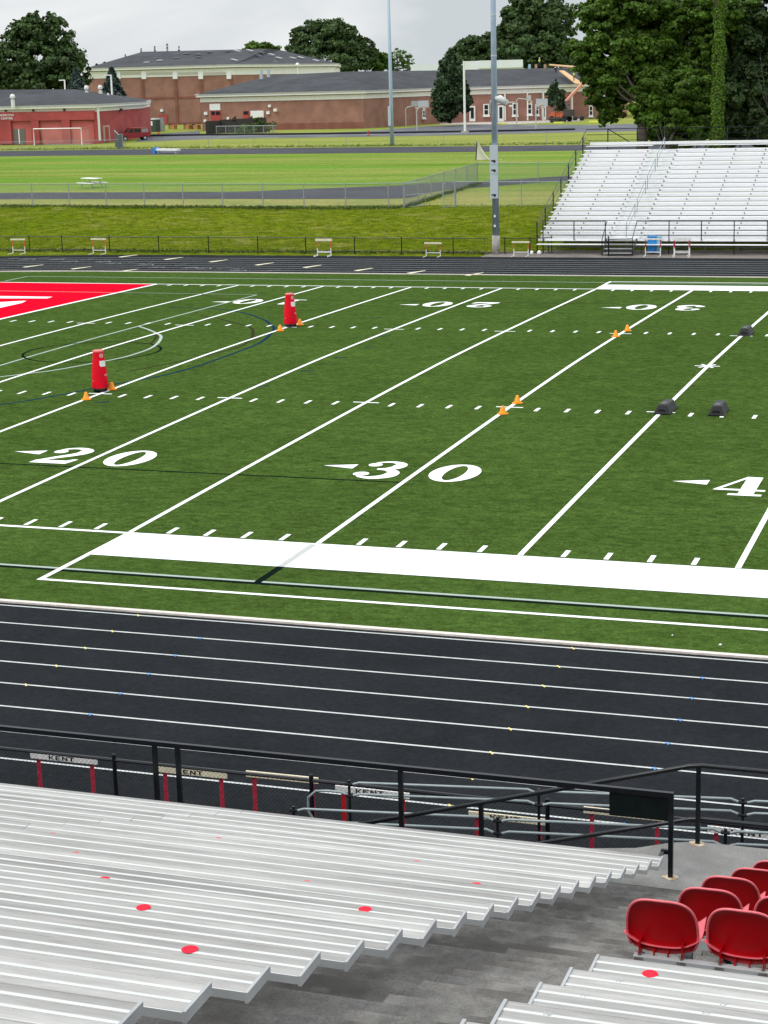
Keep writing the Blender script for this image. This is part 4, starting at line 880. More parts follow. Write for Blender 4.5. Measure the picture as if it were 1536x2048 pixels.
# ------------------------------------------------------------------ buildings
def V2(p): return np.array(p[:2], float)
def building(name, lb, chain, depth, zb, ztop, ridge, mw, over=.8, frieze=None, fascia=.45, mroof=None, cat='building'):
    """chain: ground points of the facade from left to right; depth: vector to the back; ridge: list of ridge points; flat white frieze below the eave"""
    root = thing(name, lb, cat, (*chain[0][:2], zb)); ch = [V2(p) for p in chain]; dv = np.array(depth, float); back = [p+dv for p in ch]
    q = MB(); poly = ch+back[::-1]; q.prism([tuple(p) for p in poly], zb-.5, ztop); sbuild(q, 'wall', mw, root)
    def off(cl, d):                                             # offset polyline outward (to the right of travel = towards the viewer)
        o_ = []
        for i, p in enumerate(cl):
            d0 = cl[i]-cl[i-1] if i else cl[1]-cl[0]; d1 = cl[i+1]-cl[i] if i < len(cl)-1 else d0
            n = [np.array([e[1], -e[0]])/np.linalg.norm(e) for e in (d0, d1)]; m_ = n[0]+n[1]; m_ = m_/np.linalg.norm(m_); o_.append(p+m_*d/max(.5, m_@n[0]))
        return o_
    def band(d0, z0, z1, nm, m, ends=True):
        f = off(ch, d0); e0 = (ch[1]-ch[0])/np.linalg.norm(ch[1]-ch[0]); e1 = (ch[-1]-ch[-2])/np.linalg.norm(ch[-1]-ch[-2]); dn = dv/np.linalg.norm(dv)
        f[0] = f[0]-e0*d0; f[-1] = f[-1]+e1*d0
        b_ = [back[0]-e0*d0+dn*d0, back[-1]+e1*d0+dn*d0]
        q = MB(); pl = [tuple(p) for p in f]+[tuple(b_[1]), tuple(b_[0])]; q.prism(pl, z0, z1); return sbuild(q, nm, m, root), f, b_
    if frieze: band(.12, frieze[0], frieze[1], 'frieze', M_cream)
    _, f, b_ = band(over, ztop-fascia, ztop+.05, 'fascia', M_cream)
    band(over+.14, ztop-.02, ztop+.16, 'gutter', mat('gutter_pale', (.50, .51, .52), .6))
    f = off(ch, over+.2); n = len(f); R_ = [np.array(r, float) for r in ridge]; zz = ztop+.17
    q = MB(); F = [(p[0], p[1], zz) for p in f]; B = [(p[0], p[1], zz) for p in back]; Rv = [tuple(r) for r in R_]
    q.v = F+B+Rv; o1, o2 = n, 2*n; m_ = len(Rv)
    idx = [min(m_-1, max(0, i if m_ == n else (0 if i == 0 else min(m_-1, i-1 if m_ < n else i)))) for i in range(n)]
    def addf(fc):
        g_ = []
        for i in fc:
            if i not in g_: g_.append(i)
        if len(g_) > 2: q.f.append(tuple(g_)); q.m.append(0)
    for i in range(n-1): addf((i, i+1, o2+idx[i+1], o2+idx[i])); addf((o1+i+1, o1+i, o2+idx[i], o2+idx[i+1]))
    addf((o1, 0, o2+idx[0])); addf((n-1, o1+n-1, o2+idx[-1]))
    for i in range(m_-1):
        if Rv[i] == Rv[i+1]: pass
    rf = sbuild(q, 'roof', mroof or M_roof, root)
    return root, ch, rf
def wall_pt(ch, u, off=.06):                                    # point of the facade seen at photo column u
    for a, b in zip(ch[:-1], ch[1:]):
        d = axdir(u, 240)[:2]; M_ = np.array([[d[0], -(b-a)[0]], [d[1], -(b-a)[1]]]); s_ = np.linalg.solve(M_, a-CV[:2])
        if -.001 <= s_[1] <= 1.001:
            n = np.array([(b-a)[1], -(b-a)[0]]); n = n/np.linalg.norm(n); p = a+(b-a)*s_[1]; return p+n*off, math.atan2((b-a)[1], (b-a)[0])
    raise ValueError(u)
def wrect(root, ch, u0, u1, v0, v1, name, m, t=.12, parent=None, off=0):   # a slab on the facade
    um = (u0+u1)/2; p, rz = wall_pt(ch, um, t/2+off); p0, _ = wall_pt(ch, u0); p1, _ = wall_pt(ch, u1); w = np.linalg.norm(p1-p0)
    D = DEP((p[0], p[1], 6)); z0, z1 = ZV(um, v1, D), ZV(um, v0, D); q = MB(); q.cbox((p[0], p[1], (z0+z1)/2), w, t, z1-z0, rz)
    o = q.build(name, m, parent or root)
    if parent is None: o.location = -Vector(root.location)
    return o
def window(root, ch, u0, u1, v0, v1):
    fr = wrect(root, ch, u0, u1, v0, v1, 'window', M_wframe, .16); e = (u1-u0)*.2; vm = (v0+v1)/2
    for a, b in ((v0+2, vm-.8), (vm+.8, v1-2)): wrect(root, ch, u0+e, u1-e, a, b, 'pane', M_glass, .03, fr, .16)
    wrect(root, ch, u0-1.2, u1+1.2, v1, v1+3, 'sill', M_wframe, .3, fr)
# brick school, long low wing and right wing
A_, B_, C_, E_, F_, H_ = [G(u, v) for u, v in ((405, 262), (728, 257), (885, 246), (1060, 242), (1150, 238), (1255, 235.5))]
dep = np.array([-9., 30.])
rz_ = 11.6
def rp_(u, v, p, k=.5): q_ = V2(p)+dep*k; D = DEP((q_[0], q_[1], rz_)); w = P(u, v, D); return (w[0], w[1], w[2])
school, sch, _ = building('school_building', 'long single storey brown brick school with grey hip roofs behind the upper field', [A_, B_, C_, E_, F_, H_], dep, ZU, 8.1,
    [rp_(545, 150, A_), rp_(700, 143, B_), rp_(865, 141, C_), rp_(1000, 138, E_), rp_(1130, 135.5, F_), rp_(1200, 137, H_)], M_brick, .7, (6.75, 7.55), .42)
wrect(school, sch, 421, 442, 207.5, 220.5, 'louvre', M_fleece); d_ = wrect(school, sch, 422.5, 442.5, 222, 262, 'door', M_door)
for a, b in ((424, 431), (433, 441)): wrect(school, sch, a, b, 223, 230, 'pane', M_glass, .05, d_, .1)
d_ = wrect(school, sch, 487, 498, 222, 260, 'door', M_door); wrect(school, sch, 488.5, 497, 222.5, 229, 'pane', M_glass, .05, d_, .1)
wrect(school, sch, 502, 528, 221.5, 260, 'shutter_door', M_fleece)
for u, v, r in ((413, 227, 3), (537.5, 225.5, 3), (541, 212, 2.5), (411, 241.5, 2.5)): wrect(school, sch, u-r, u+r, v-r, v+r, 'wall_lamp', M_fleece, .3)
wrect(school, sch, 550, 556, 217, 223, 'speaker_box', M_cream, .5); wrect(school, sch, 455, 459, 234, 242, 'meter_box', M_fleece, .3)
for u0, u1, v0, v1 in ((967, 979, 208, 231), (1025, 1036, 206, 231), (1055, 1064, 207, 229), (1070, 1077, 208, 230), (844, 849, 220, 236)): window(school, sch, u0, u1, v0, v1)
for u0, u1, v0, v1 in ((939, 951, 212, 243), (996, 1008, 211, 243), (1083, 1091, 212, 240)):
    d_ = wrect(school, sch, u0, u1, v0, v1, 'door', M_wframe, .2); wrect(school, sch, u0+3, u1-3, v0+3, v1-6, 'pane', M_glass, .05, d_, .2)
for u in (1010.5, 1055.5, 1085.5, 1143): wrect(school, sch, u-1.3, u+1.3, 180, 241, 'downspout', M_cream, .25)
window(school, sch, 1178, 1186, 211, 232); window(school, sch, 1203, 1216, 212, 231)
wrect(school, sch, 1234.5, 1237.5, 203, 234, 'downspout', M_cream, .25)
wrect(school, sch, 408, 724, 247, 262, 'plinth', M_brickd, .10)
# gym
g0, g1, g2 = P(182, 255, 408), P(470, 255, 404), P(672, 255, 450)
gd = np.array([-14., 42.])
gym, gch, _ = building('gym_building', 'tall brown brick gym with white panelled frieze and patched grey hip roof', [g0, g1, g2], gd, ZU, 14.05,
    [P(285, 103.5, 436), P(535, 97.5, 446), P(560, 100, 462)], M_brick, .8, (11.9, 13.4), .5)
for u in (224, 242, 293, 355, 406, 462): wrect(gym, gch, u-4.5, u+4.5, 142, 158, 'frieze_block', M_fleece, .35)
for a, b in ((247, 287), (299, 349), (361, 400), (412, 456)): wrect(gym, gch, a, b, 144.5, 150, 'frieze_panel', mat('frieze_panel', (.52, .50, .44), .7), .17)
for u in (289, 355, 406, 468): wrect(gym, gch, u-2.5, u+2.5, 156, 256, 'pilaster', M_brickd, .22)
wrect(gym, gch, 254, 466, 193, 197, 'brick_course', M_brickd, .10)
wrect(gym, gch, 254, 466, 245, 256, 'plinth', M_brickd, .12)
d_ = wrect(gym, gch, 317, 335, 229, 256, 'door', M_door, .16); wrect(gym, gch, 325.6, 326.4, 230, 256, 'handle', M_doorg, .05, d_, .16)
wrect(gym, gch, 322, 327.5, 218.5, 223.5, 'wall_lamp', M_fleece, .4)
# roof patches and skylights lie on the roof planes: found by the plane through eave and ridge
def roof_spot(root, rfpts, u, v, w, h, m, nm, lift=.12):
    a, b, c = [np.array(p) for p in rfpts]; n = np.cross(b-a, c-a); n = n/np.linalg.norm(n); n = n if n[2] > 0 else -n
    d = axdir(u, v); t = ((a-CV)@n)/(d@n); p = CV+d*t; e = (b-a)/np.linalg.norm(b-a); f = np.cross(n, e); q = MB()
    q.add([p+n*k+e*sx*w/2+f*sy*h/2 for k in (0, lift) for sx, sy in ((-1, -1), (1, -1), (1, 1), (-1, 1))], [(4, 5, 6, 7), (0, 1, 5, 4), (1, 2, 6, 5), (2, 3, 7, 6), (3, 0, 4, 7)])
    o = q.build(nm, m, root); o.location = -Vector(root.location); return o
eL, eM, eR = np.array([*g0[:2], 14.2]), np.array([*g1[:2], 14.2]), np.array([*g2[:2], 14.2])
def plane_f(e0, e1, rdg): return (e0, e1, rdg)
PL1 = (eL, eM, P(410, 100.5, 441)); PL2 = (eM, eR, P(535, 97.5, 446))
M_pd, M_pl = mat('patch_grey', (.085, .088, .095), .8), mat('patch_pale', (.40, .40, .40), .8)
for u, v, pal in ((293, 125, 1), (319, 121, 1), (310, 111, 0), (310, 117, 0), (332, 109, 0), (353, 109, 0), (353, 116, 0), (374, 108, 0), (396, 109, 0), (397, 114, 0), (419, 104, 0), (310, 113, 0), (455, 101, 0)):
    roof_spot(gym, PL1, u, v, 1.25, 1.7 if not pal else 1.2, M_pl if pal else M_pd, 'roof_patch')
for u, v, pal in ((469, 120, 1), (500, 101, 1), (475, 102, 1), (543, 109, 1), (558, 116, 1), (586, 116, 1), (602, 115, 1), (632, 121, 1), (523, 105, 0), (520, 112, 0), (553, 125, 0)):
    roof_spot(gym, PL2, u, v, 1.3, 1.5, M_pl if pal else M_pd, 'roof_patch')
p_ = P(549, 140, 425); q = MB(); q.bar((p_[0], p_[1], 11.5), tuple(P(547, 121, 426)), .8, .25); pl_ = q.build('pennant', mat('faded_red', (.42, .12, .10), .7)); tag(pl_, 'thin faded red pole leaning at the gym roof edge', 'pole')
for u, v0, v1 in ((523, 154, 140), (537, 150, 137)):
    D = 350; p0, p1 = P(u, v0+4, D), P(u, v1, D); q = MB(); q.tube([p0, (p0[0], p0[1], p1[2])], .35, 8); o = q.build('flue', M_stbox, school); o.location = -Vector(school.location)
p_ = P(595, 133, 420); q = MB(); q.lathe([(.12, -2.5), (.12, 0), (.42, .05), (.48, .45), (.25, .8), (.03, .85)], p_, 10); o = q.build('roof_fan', M_fleece, gym); o.location = -Vector(gym.location)
# roofing work on the right wing
D = DEP(rp_(1000, 138, E_))
for w0 in ([P(1098, 133, D+6), P(1146, 136.5, D+4), P(1152, 139.5, D+3), P(1100, 134.6, D+5.5)], [P(1118, 146, D-4), P(1128, 146, D-4), P(1172, 176, D-15), P(1150, 171, D-13)]):
    q = MB(); q.add([p+np.array([0, 0, dz]) for dz in (.5, .3) for p in w0], [(0, 3, 2, 1), (4, 5, 6, 7), (0, 1, 5, 4), (2, 3, 7, 6), (1, 2, 6, 5), (3, 0, 4, 7)])
    o = q.build('bare_deck', M_ply, school); o.location = -Vector(school.location)
# red building
r0_, r1_, r2_ = P(-120, 290, 294), P(192, 288, 282), P(285, 276, 309)
rd = np.array([-10., 24.])
rb, rch, _ = building('red_building', 'low red painted brick building with grey hip roof and white lettering behind the goal', [r0_, r1_, r2_], rd, ZU, 7.35,
    [P(-100, 180, 303), P(148, 178.5, 297), P(150, 178.6, 297.5)], M_brickr, .7, (6.35, 6.95), .38)
for a, b, v1 in ((-60, -2, 288), (24, 64, 288), (80, 125, 288), (142, 187, 288)): wrect(rb, rch, a, b, 241.5, v1, 'recess', M_brickr2, .06)
for a, b in ((-2, 24), (64, 80), (125, 142), (187, 192)): wrect(rb, rch, a+.3, b-.3, 224, 288.5, 'pilaster', M_brickr, .4)
wrect(rb, rch, -60, 190, 223.5, 241.5, 'lintel', M_brickr, .42)
d_ = wrect(rb, rch, 25, 49, 258, 288.5, 'door', M_doorg, .12)
wrect(rb, rch, 36.3, 38, 258.5, 288, 'handle', M_cream, .06, d_, .12)
d_ = wrect(rb, rch, 204, 217, 251, 283, 'door', mat('door_frame_tan', (.45, .30, .22), .7), .14); wrect(rb, rch, 207, 214, 254, 283, 'pane', M_brickr, .05, d_, .14)
wrect(rb, rch, 189.6, 193.2, 212, 282, 'downspout', M_fleece, .5)
for u in (15, 70, 132, 240): wrect(rb, rch, u-1, u+1, 217, 223, 'frieze_joint', mat('joint_dark', (.08, .06, .05), .8), .5)
for txt, u0, u1, v0, v1 in (('N D. HAMILTON', -16, 36, 228.5, 233), ('ENTS CENTER', -16, 34, 235, 239.5)):
    p, rz = wall_pt(rch, (u0+u1)/2, .50); D = DEP((p[0], p[1], 6)); hgt = (v1-v0)/FPX*D
    o = text_mesh(txt, hgt*1.35, 'lettering', M_fleece, rb, None, .02); wid = max(v.co.x for v in o.data.vertices)-min(v.co.x for v in o.data.vertices)
    o.matrix_local = Matrix.Translation(Vector((p[0], p[1], ZV((u0+u1)/2, (v0+v1)/2, D)))-rb.location) @ Matrix.Rotation(rz, 4, 'Z') @ Matrix.Rotation(math.pi/2, 4, 'X') @ Matrix.Diagonal(((u1-u0)/FPX*D/wid, 1, 1, 1))
PR1 = (np.array([*r0_[:2], 7.5]), np.array([*r1_[:2], 7.5]), P(20, 179.8, 300))
def roof_vent(u, v, s_, D):
    p = P(u, v, D); q = MB(); q.lathe([(s_*.7, -.7), (s_*.7, .55), (s_*.35, .6), (s_*.35, .75), (s_*.9, .8), (s_*.95, 1.1), (s_*.6, 1.4), (.03, 1.45)], p, 12); o = q.build('roof_vent', M_vent, rb); o.location = -Vector(rb.location)
roof_vent(26, 207, .43, 285); roof_vent(173.5, 189, .40, 297); roof_vent(201, 188, .40, 301); roof_vent(217, 204, .22, 302)
# white building behind the school
w0, w1, w2 = P(822, 150, 432), P(925, 150, 436), P(1045, 150, 440)
M_wblk = mat('white_block', (.82, .85, .88), .6, [(.4, .03)])
wb = thing('white_building', 'plain white flat roofed block rising behind the school roofs', 'building', (*w0[:2], ZU))
for a, b, v in ((w0, w1, 127), (w1, w2, 122.5)):
    q = MB(); d = np.array([-6., 22.]); q.prism([tuple(a[:2]), tuple(b[:2]), tuple(V2(b)+d), tuple(V2(a)+d)], ZU, ZV(930, v, 437)); sbuild(q, 'wall', M_wblk, wb)
q = MB(); a, b = V2(w1)*.72+V2(w2)*.28, V2(w2); q.prism([tuple(a+[.1, -.6]), tuple(b+[.3, -.6]), tuple(b), tuple(a)], ZV(950, 137, 437), ZV(950, 121.5, 437)); sbuild(q, 'parapet', M_wblk, wb)
# ------------------------------------------------------------------ things around the buildings
def soccer_goal():
    a, b = G(69, 291), G(164, 290); rz = math.atan2((b-a)[1], (b-a)[0]); w = np.linalg.norm((b-a)[:2])
    root = thing('soccer_goal', 'white framed soccer goal in front of the red building', 'goal', a, rz); M_g = M_fleece; h = 2.5
    q = MB(); q.tube([(0, 0, 0), (0, 0, h), (w, 0, h), (w, 0, 0)], .085, 8); q.build('goal_frame', M_g, root)
    q = MB()
    for x in (0, w): q.tube([(x, 0, h), (x, 1.6, h), (x, 2.6, .04), (x, 0, .04)], .05, 6)
    q.tube([(0, 2.6, .04), (w, 2.6, .04)], .05, 6); q.build('back_frame', M_galv, root)
    q = MB(); mesh_wires(q, (0, 2.2), (w, 2.2), 2.2, lambda p: .05, .35, .006); q.build('goal_net', M_net, root)
soccer_goal()
def bollard(lb, u, v):
    p = G(u, v); r = thing('bollard', lb, 'bollard', p, 0, 'pale bollards along the red building'); q = MB(); q.lathe([(.14, 0), (.14, 1.05), (.10, 1.13), (.02, 1.16)], (0, 0, 0), 10); q.build('post', mat('bollard_pale', (.62, .52, .42), .7), r)
bollard('pale bollard left of the grey double doors', 6, 289); bollard('pale bollard inside the goal mouth, left of the pair', 126, 286.5); bollard('pale bollard inside the goal mouth, right of the pair', 141, 286.5); bollard('pale bollard by the white downspout of the red building', 186, 286.5)
p = G(88, 287.5); r = thing('air_conditioner', 'dark grey air conditioner unit behind the left goal post', 'air conditioner', p, .1); q = MB(); q.cbox((0, 0, .55), 1.2, .9, 1.1); q.build('casing', mat('ac_grey', (.07, .075, .08), .7), r); q = MB(); q.lathe([(.36, 1.1), (.36, 1.16), (.1, 1.17)], (0, 0, 0), 14); q.build('fan_grille', M_black, r)
# red van
def van():
    a, b = G(246, 281), G(290, 280); rz = math.atan2((b-a)[1], (b-a)[0]); root = thing('van', 'dark red passenger van parked beside the red building', 'van', (a+b)/2, rz+.5)
    L, Wd = 5.0, 1.95
    pr = [(-2.5, .45), (-2.5, .95), (-2.38, 1.05), (-1.45, 1.22), (-.85, 1.92), (-.6, 2.02), (2.25, 2.02), (2.42, 1.9), (2.5, 1.1), (2.5, .45)]
    q = MB(); n = len(pr); q.add([(x, -Wd/2, z) for x, z in pr]+[(x, Wd/2, z) for x, z in pr], [tuple(range(n)), tuple(range(n, 2*n))[::-1]]+[(i, n+i, n+(i+1) % n, (i+1) % n) for i in range(n)])
    bd = q.build('body', M_van, root); md = bd.modifiers.new('b', 'BEVEL'); md.width = .06; md.segments = 2
    q = MB(); q.add([(-1.42, -.8, 1.27), (-1.42, .8, 1.27), (-.9, .75, 1.88), (-.9, -.75, 1.88)], [(0, 1, 2, 3)]); o = q.build('windscreen', M_glass, root); o.location = (-.03, 0, .03)
    for s_ in (-1, 1):
        for x0, x1 in ((-1.15, -.25), (-.1, .95), (1.1, 2.2)):
            q = MB(); y = s_*(Wd/2+.012); xs0 = x0+.35 if x0 < -1 else x0; q.add([(x0, y, 1.25), (x1, y, 1.25), (x1, y, 1.82), (xs0, y, 1.82)], [(0, 1, 2, 3) if s_ < 0 else (3, 2, 1, 0)]); q.build('window', M_glass if x0 < 0 else mat('window_painted_reflection', (.30, .28, .28), .2), root)  # rear side panes: a reflection put into the pale base colour
        for x in (-1.65, 1.6):
            q = MB(); q.tube([(x, s_*(Wd/2-.22), .36), (x, s_*(Wd/2+.02), .36)], .36, 18); w_ = q.build('wheel', M_tyre, root); q = MB(); q.tube([(x, s_*(Wd/2+.0), .36), (x, s_*(Wd/2+.035), .36)], .20, 14); q.build('rim', M_stbox, w_)
        q = MB(); q.cbox((-2.5, s_*.72, .86), .06, .32, .16); q.build('headlight', M_fleece, root)
    q = MB(); q.cbox((-2.52, 0, .58), .12, 1.9, .2); q.cbox((2.52, 0, .55), .12, 1.9, .2); q.build('bumper', M_black, root)
van()
def simple(name, lb, cat, u, v, parts, rz=None, z=ZU, group=None):
    p = G(u, v, z); r = thing(name, lb, cat, p, -.42 if rz is None else rz, group)
    for nm, m, boxes in parts:
        q = MB(); [q.cbox(b[:3], *b[3:6]) for b in boxes]; q.build(nm, m, r)
    return r
M_enc = mat('enclosure_grey', (.22, .23, .22), .8, [(2, .15)])
simple('enclosure', 'grey boarded enclosure against the gym wall beside the van', 'enclosure', 307, 263, [('side_panel', M_enc, [(-4.2, 1.5, 1.2, .15, 3, 2.4), (-2.2, .0, 1.2, 4, .15, 2.4)]), ('front_panel', M_enc, [(1.6, 0, 1.3, 3.4, .15, 2.6)])])
simple('portable_toilet', 'dark green cabinet standing in the grey enclosure opening', 'cabinet', 312, 264, [('cabin', mat('cabinet_green', (.035, .06, .05), .6), [(0, 0, 1.15, 1.3, 1.2, 2.3)]), ('roof', M_cream, [(-.3, 0, 2.4, 1.4, 1.3, .2)]), ('door_sign', M_fleece, [(-.4, -.63, 1.6, .5, .06, .8)])])
for u, lb in ((347, 'orange crate against the gym wall right of the red door'), (377, 'orange crate against the gym wall, left of the pair'), (394, 'orange crate against the gym wall, right of the pair')):
    simple('crate', lb, 'crate', u, 258.5, [('box', mat('crate_orange', (.42, .19, .07), .8, [(2, .25)]), [(0, 0, .42, 1.3, .9, .84)]), ('frame', M_wood, [(-.95, 0, .5, .25, .6, 1.0)])], group='orange crates along the gym wall')
for u, v, lb in ((318, 270.5, 'small orange traffic cone on the road near the van'),):
    p = G(u, v); r = thing('traffic_cone', lb, 'cone', p); q = MB(); q.lathe([(.22, .04), (.06, .75), (.03, .76)], (0, 0, 0), 10); q.build('cone_body', mat('cone_red', (.62, .10, .05), .6), r); q = MB(); q.cbox((0, 0, .02), .5, .5, .04); q.build('cone_base', M_black, r)
p = G(737, 272); r = thing('fire_hydrant', 'small red fire hydrant on the grass verge by the school road', 'hydrant', p); q = MB(); q.lathe([(.2, 0), (.2, .08), (.14, .1), (.14, .6), (.19, .62), (.17, .72), (.08, .85), (.02, .88)], (0, 0, 0), 10); q.tube([(-.25, 0, .45), (.25, 0, .45)], .07, 8); q.build('barrel', mat('hydrant_red', (.38, .05, .03), .6), r)
# dark timber compound with its pipe fence
dk = thing('timber_screen', 'dark weathered timber screen in front of the school doors', 'fence', G(413, 268))
def wallseg(q, p0, p1, z0, h0, h1, t=.1):
    d = V2(p1)-V2(p0); n = np.array([-d[1], d[0]])/np.linalg.norm(d)*t; vs = []
    for p, h in ((V2(p0), h0), (V2(p1), h1)): vs += [(*(p-n), z0), (*(p+n), z0), (*(p+n), z0+h), (*(p-n), z0+h)]
    q.add(vs, [(0, 1, 2, 3), (7, 6, 5, 4), (0, 3, 7, 4), (1, 5, 6, 2), (3, 2, 6, 7), (0, 4, 5, 1)])
q = MB(); wallseg(q, G(413, 268), G(442, 266), ZU, 2.2, 2.2); sbuild(q, 'side_panel', M_wood, dk)
q = MB(); wallseg(q, G(442, 266), G(533, 265), ZU, 2.3, 2.6); [wallseg(q, G(u-4, 265.8), G(u+4, 265.7), ZU+2.2, .2, .75) for u in (469, 502)]; sbuild(q, 'back_panel', M_wood, dk)
fence('pipe_fence', 'grey pipe railing with shrubs in front of the dark timber screen', [tuple(G(433, 268.5)[:2]), tuple(G(553, 267)[:2])], 1.35, 1.9, lambda p: ZU, M_galv, M_galvm, .07, .06, .3, .006)
# basketball hoops
def hoop(lb, u, v, vtop, du, dv, size=1.0, face=-1.4, back=False):
    p = G(u, v); D = DEP(p); H = ZV(u, vtop, D)-ZU; root = thing('basketball_hoop', lb, 'basketball hoop', p, 0, 'basketball hoops on the school court')
    e = AX[0][:2]*(du/FPX*D); bz = ZV(u+du, vtop+dv, D)-ZU
    q = MB(); q.tube([(0, 0, 0), (0, 0, H*.9), (e[0]*.15, e[1]*.15, H), (e[0], e[1], bz)], .10, 8); q.build('pole', mat('hoop_pole', (.46, .47, .44), .6), root)
    q = MB(); q.cbox((e[0], e[1], bz+.25), 1.8*size, .08, 1.15*size, math.atan2(AX[0][1], AX[0][0])+face); bb_ = q.build('backboard', mat('backboard_grey', (.50, .52, .52), .6), root)
    q = MB(); a = math.atan2(AX[0][1], AX[0][0])+face; c_ = (e[0]+math.sin(a)*.45, e[1]-math.cos(a)*.45); q.tube([(c_[0]+.3*math.cos(t), c_[1]+.3*math.sin(t), bz-.2) for t in np.linspace(0, 2*math.pi, 13)], .03, 5); q.build('hoop_ring', M_org, bb_)
    q = MB(); q.lathe([(.28, bz-.2), (.2, bz-.65)], (c_[0], c_[1], 0), 10); q.build('hoop_net', M_net, bb_)
hoop('basketball hoop by the school wall, left of a close pair', 812, 253, 215, 19, -5, .85, .6); hoop('basketball hoop in front of the pair, with the larger backboard', 834, 261, 218, 14, -7, 1.0, .25)
hoop('basketball hoop seen edge on between the school windows', 1033, 248, 197, 25, 2, .9, 1.0); hoop('basketball hoop facing the field beside the small tree', 1072, 259, 214, 12, -6, 1.05, .05)
hoop('basketball hoop mostly hidden left of the light pole shaft', 1034, 245, 204, -46, 4, .9, .5); hoop('basketball hoop half hidden behind the maple branches', 1220, 252, 202, -8, -5, 1.1, .2)
# picnic tables by the school, yellow kerb blocks
for u, v, lb in ((1112, 245, 'dark picnic table left of the pair by the school walk'), (1157, 241, 'round topped picnic table right of the pair by the school walk')):
    simple('picnic_table', lb, 'picnic table', u, v, [('table_top', mat('table_dark', (.10, .13, .12), .7), [(0, 0, .78, 2.2, .9, .08)]), ('bench', MATS['table_dark'], [(0, -.8, .45, 2.2, .3, .07)]), ('bench', MATS['table_dark'], [(0, .8, .45, 2.2, .3, .07)]), ('leg', M_black, [(-.8, 0, .38, .1, 1.2, .7)]), ('leg', M_black, [(.8, 0, .38, .1, 1.2, .7)])], group='picnic tables by the school')
for u, v, lb in ((1117, 246.5, 'yellow kerb block below the left school picnic table'), (1188, 244.5, 'yellow kerb block at the edge of the maple branches'), (1005, 249, 'faint yellow kerb block behind the light pole')):
    simple('kerb_block', lb, 'kerb block', u, v, [('block', mat('kerb_yellow', (.75, .72, .10), .7), [(0, 0, .13, 2.0, .4, .26)])], group='yellow kerb blocks on the school verge')
# orange boom lift
bl_ = simple('boom_lift', 'orange boom lift with raised arm at the school corner', 'boom lift', 1126, 243.5, [('chassis', M_org, [(-1.0, 0, 1.15, 3.2, 1.7, .55), (-1.6, 0, 1.6, 1.5, 1.4, .4)]), ('counterweight', mat('machine_dark', (.05, .04, .04), .7), [(1.4, 0, 1.6, 1.4, 1.6, 1.2)])])
for x in (-1.9, .9):
    for y in (-.85, .85): q = MB(); q.tube([(x, y-.18, .55), (x, y+.18, .55)], .55, 14); q.build('wheel', M_tyre, bl_)
q = MB(); p0, p1 = G(1126, 243.5), None; D = DEP(p0); a, b = P(1131, 203, D)-p0, P(1172, 160, D+2)-p0
rot = Matrix.Rotation(.42, 3, 'Z'); a, b = rot@Vector(a), rot@Vector(b); q.bar(a, b, .30, .42); q.build('boom', mat('boom_orange', (.70, .28, .18), .5), bl_)
q = MB(); q.bar((1.3, 0, 2.0), a, .4, .5); q.build('riser_arm', MATS['machine_dark'], bl_)
# long white bench on the far path, picnic table on the field, net frame
lb_ = simple('long_bench', 'long white bench with a bright blue end pad on the far path', 'bench', 336, 307, [('seat_slab', M_fleece, [(0, 0, .48, 4.2, .6, .26)]), ('lower_rail', M_fleece, [(-.1, 0, .22, 3.9, .2, .07)]), ('leg', M_stbox, [(-1.7, 0, .17, .1, .5, .3)]), ('leg', M_stbox, [(1.7, 0, .17, .1, .5, .3)]), ('end_pad', M_bluepad, [(-2.25, -.05, .38, .42, .8, .72)])], -.42)
pt = simple('picnic_table', 'white aluminium picnic table on the upper field behind the crest fence', 'picnic table', 184, 376, [('table_top', M_fleece, [(0, 0, .82, 2.1, .75, .06)]), ('bench', M_fleece, [(0.05, -.72, .45, 2.2, .28, .05)]), ('bench', M_fleece, [(.05, .72, .45, 2.2, .28, .05)])], -.47)
for x in (-.72, .72):
    q = MB(); q.bar((x, -.78, .43), (x, .78, .43), .06, .06); q.bar((x, -.6, 0), (x, -.25, .79), .06, .06); q.bar((x, .6, 0), (x, .25, .79), .06, .06); q.build('leg', M_alud, pt)
p0 = G(952, 322); D = DEP(p0); nt_ = thing('net_frame', 'white triangular practice net hanging left of the light pole', 'net', p0)
top = P(954, 281, D)-p0; pts = [np.array([0, 0, .1]), top, P(984, 321, D)-p0+np.array([.6, 1.5, 0])]
q = MB(); vs = []; n = 12
for i in range(n+1):
    t = i/n; L_ = pts[1]*(1-t)+pts[0]*t
    edge = pts[1]*(1-t)+pts[2]*t; sag = -.9*math.sin(math.pi*t)
    for j in range(n+1):
        s_ = j/n; w_ = L_*(1-s_)+edge*s_; vs.append((w_[0], w_[1]+.25*math.sin(6*s_), max(.08, w_[2]+sag*s_)))
q.add(vs, [(i*(n+1)+j, i*(n+1)+j+1, (i+1)*(n+1)+j+1, (i+1)*(n+1)+j) for i in range(n) for j in range(n)]); o = q.build('net', mat('net_cloth', (.80, .78, .68), .9, [(30, .15)], trans=.4), nt_, smooth=True)
q = MB(); q.tube([pts[0], pts[1]], .06, 6); q.build('net_pole', M_wood, nt_); q = MB(); q.tube([tuple(pts[1]*(1-t)+pts[2]*t+np.array([0, 0, -.9*math.sin(math.pi*t)])) for t in np.linspace(0, 1, 10)], .05, 5); q.build('net_edge', M_net, nt_)
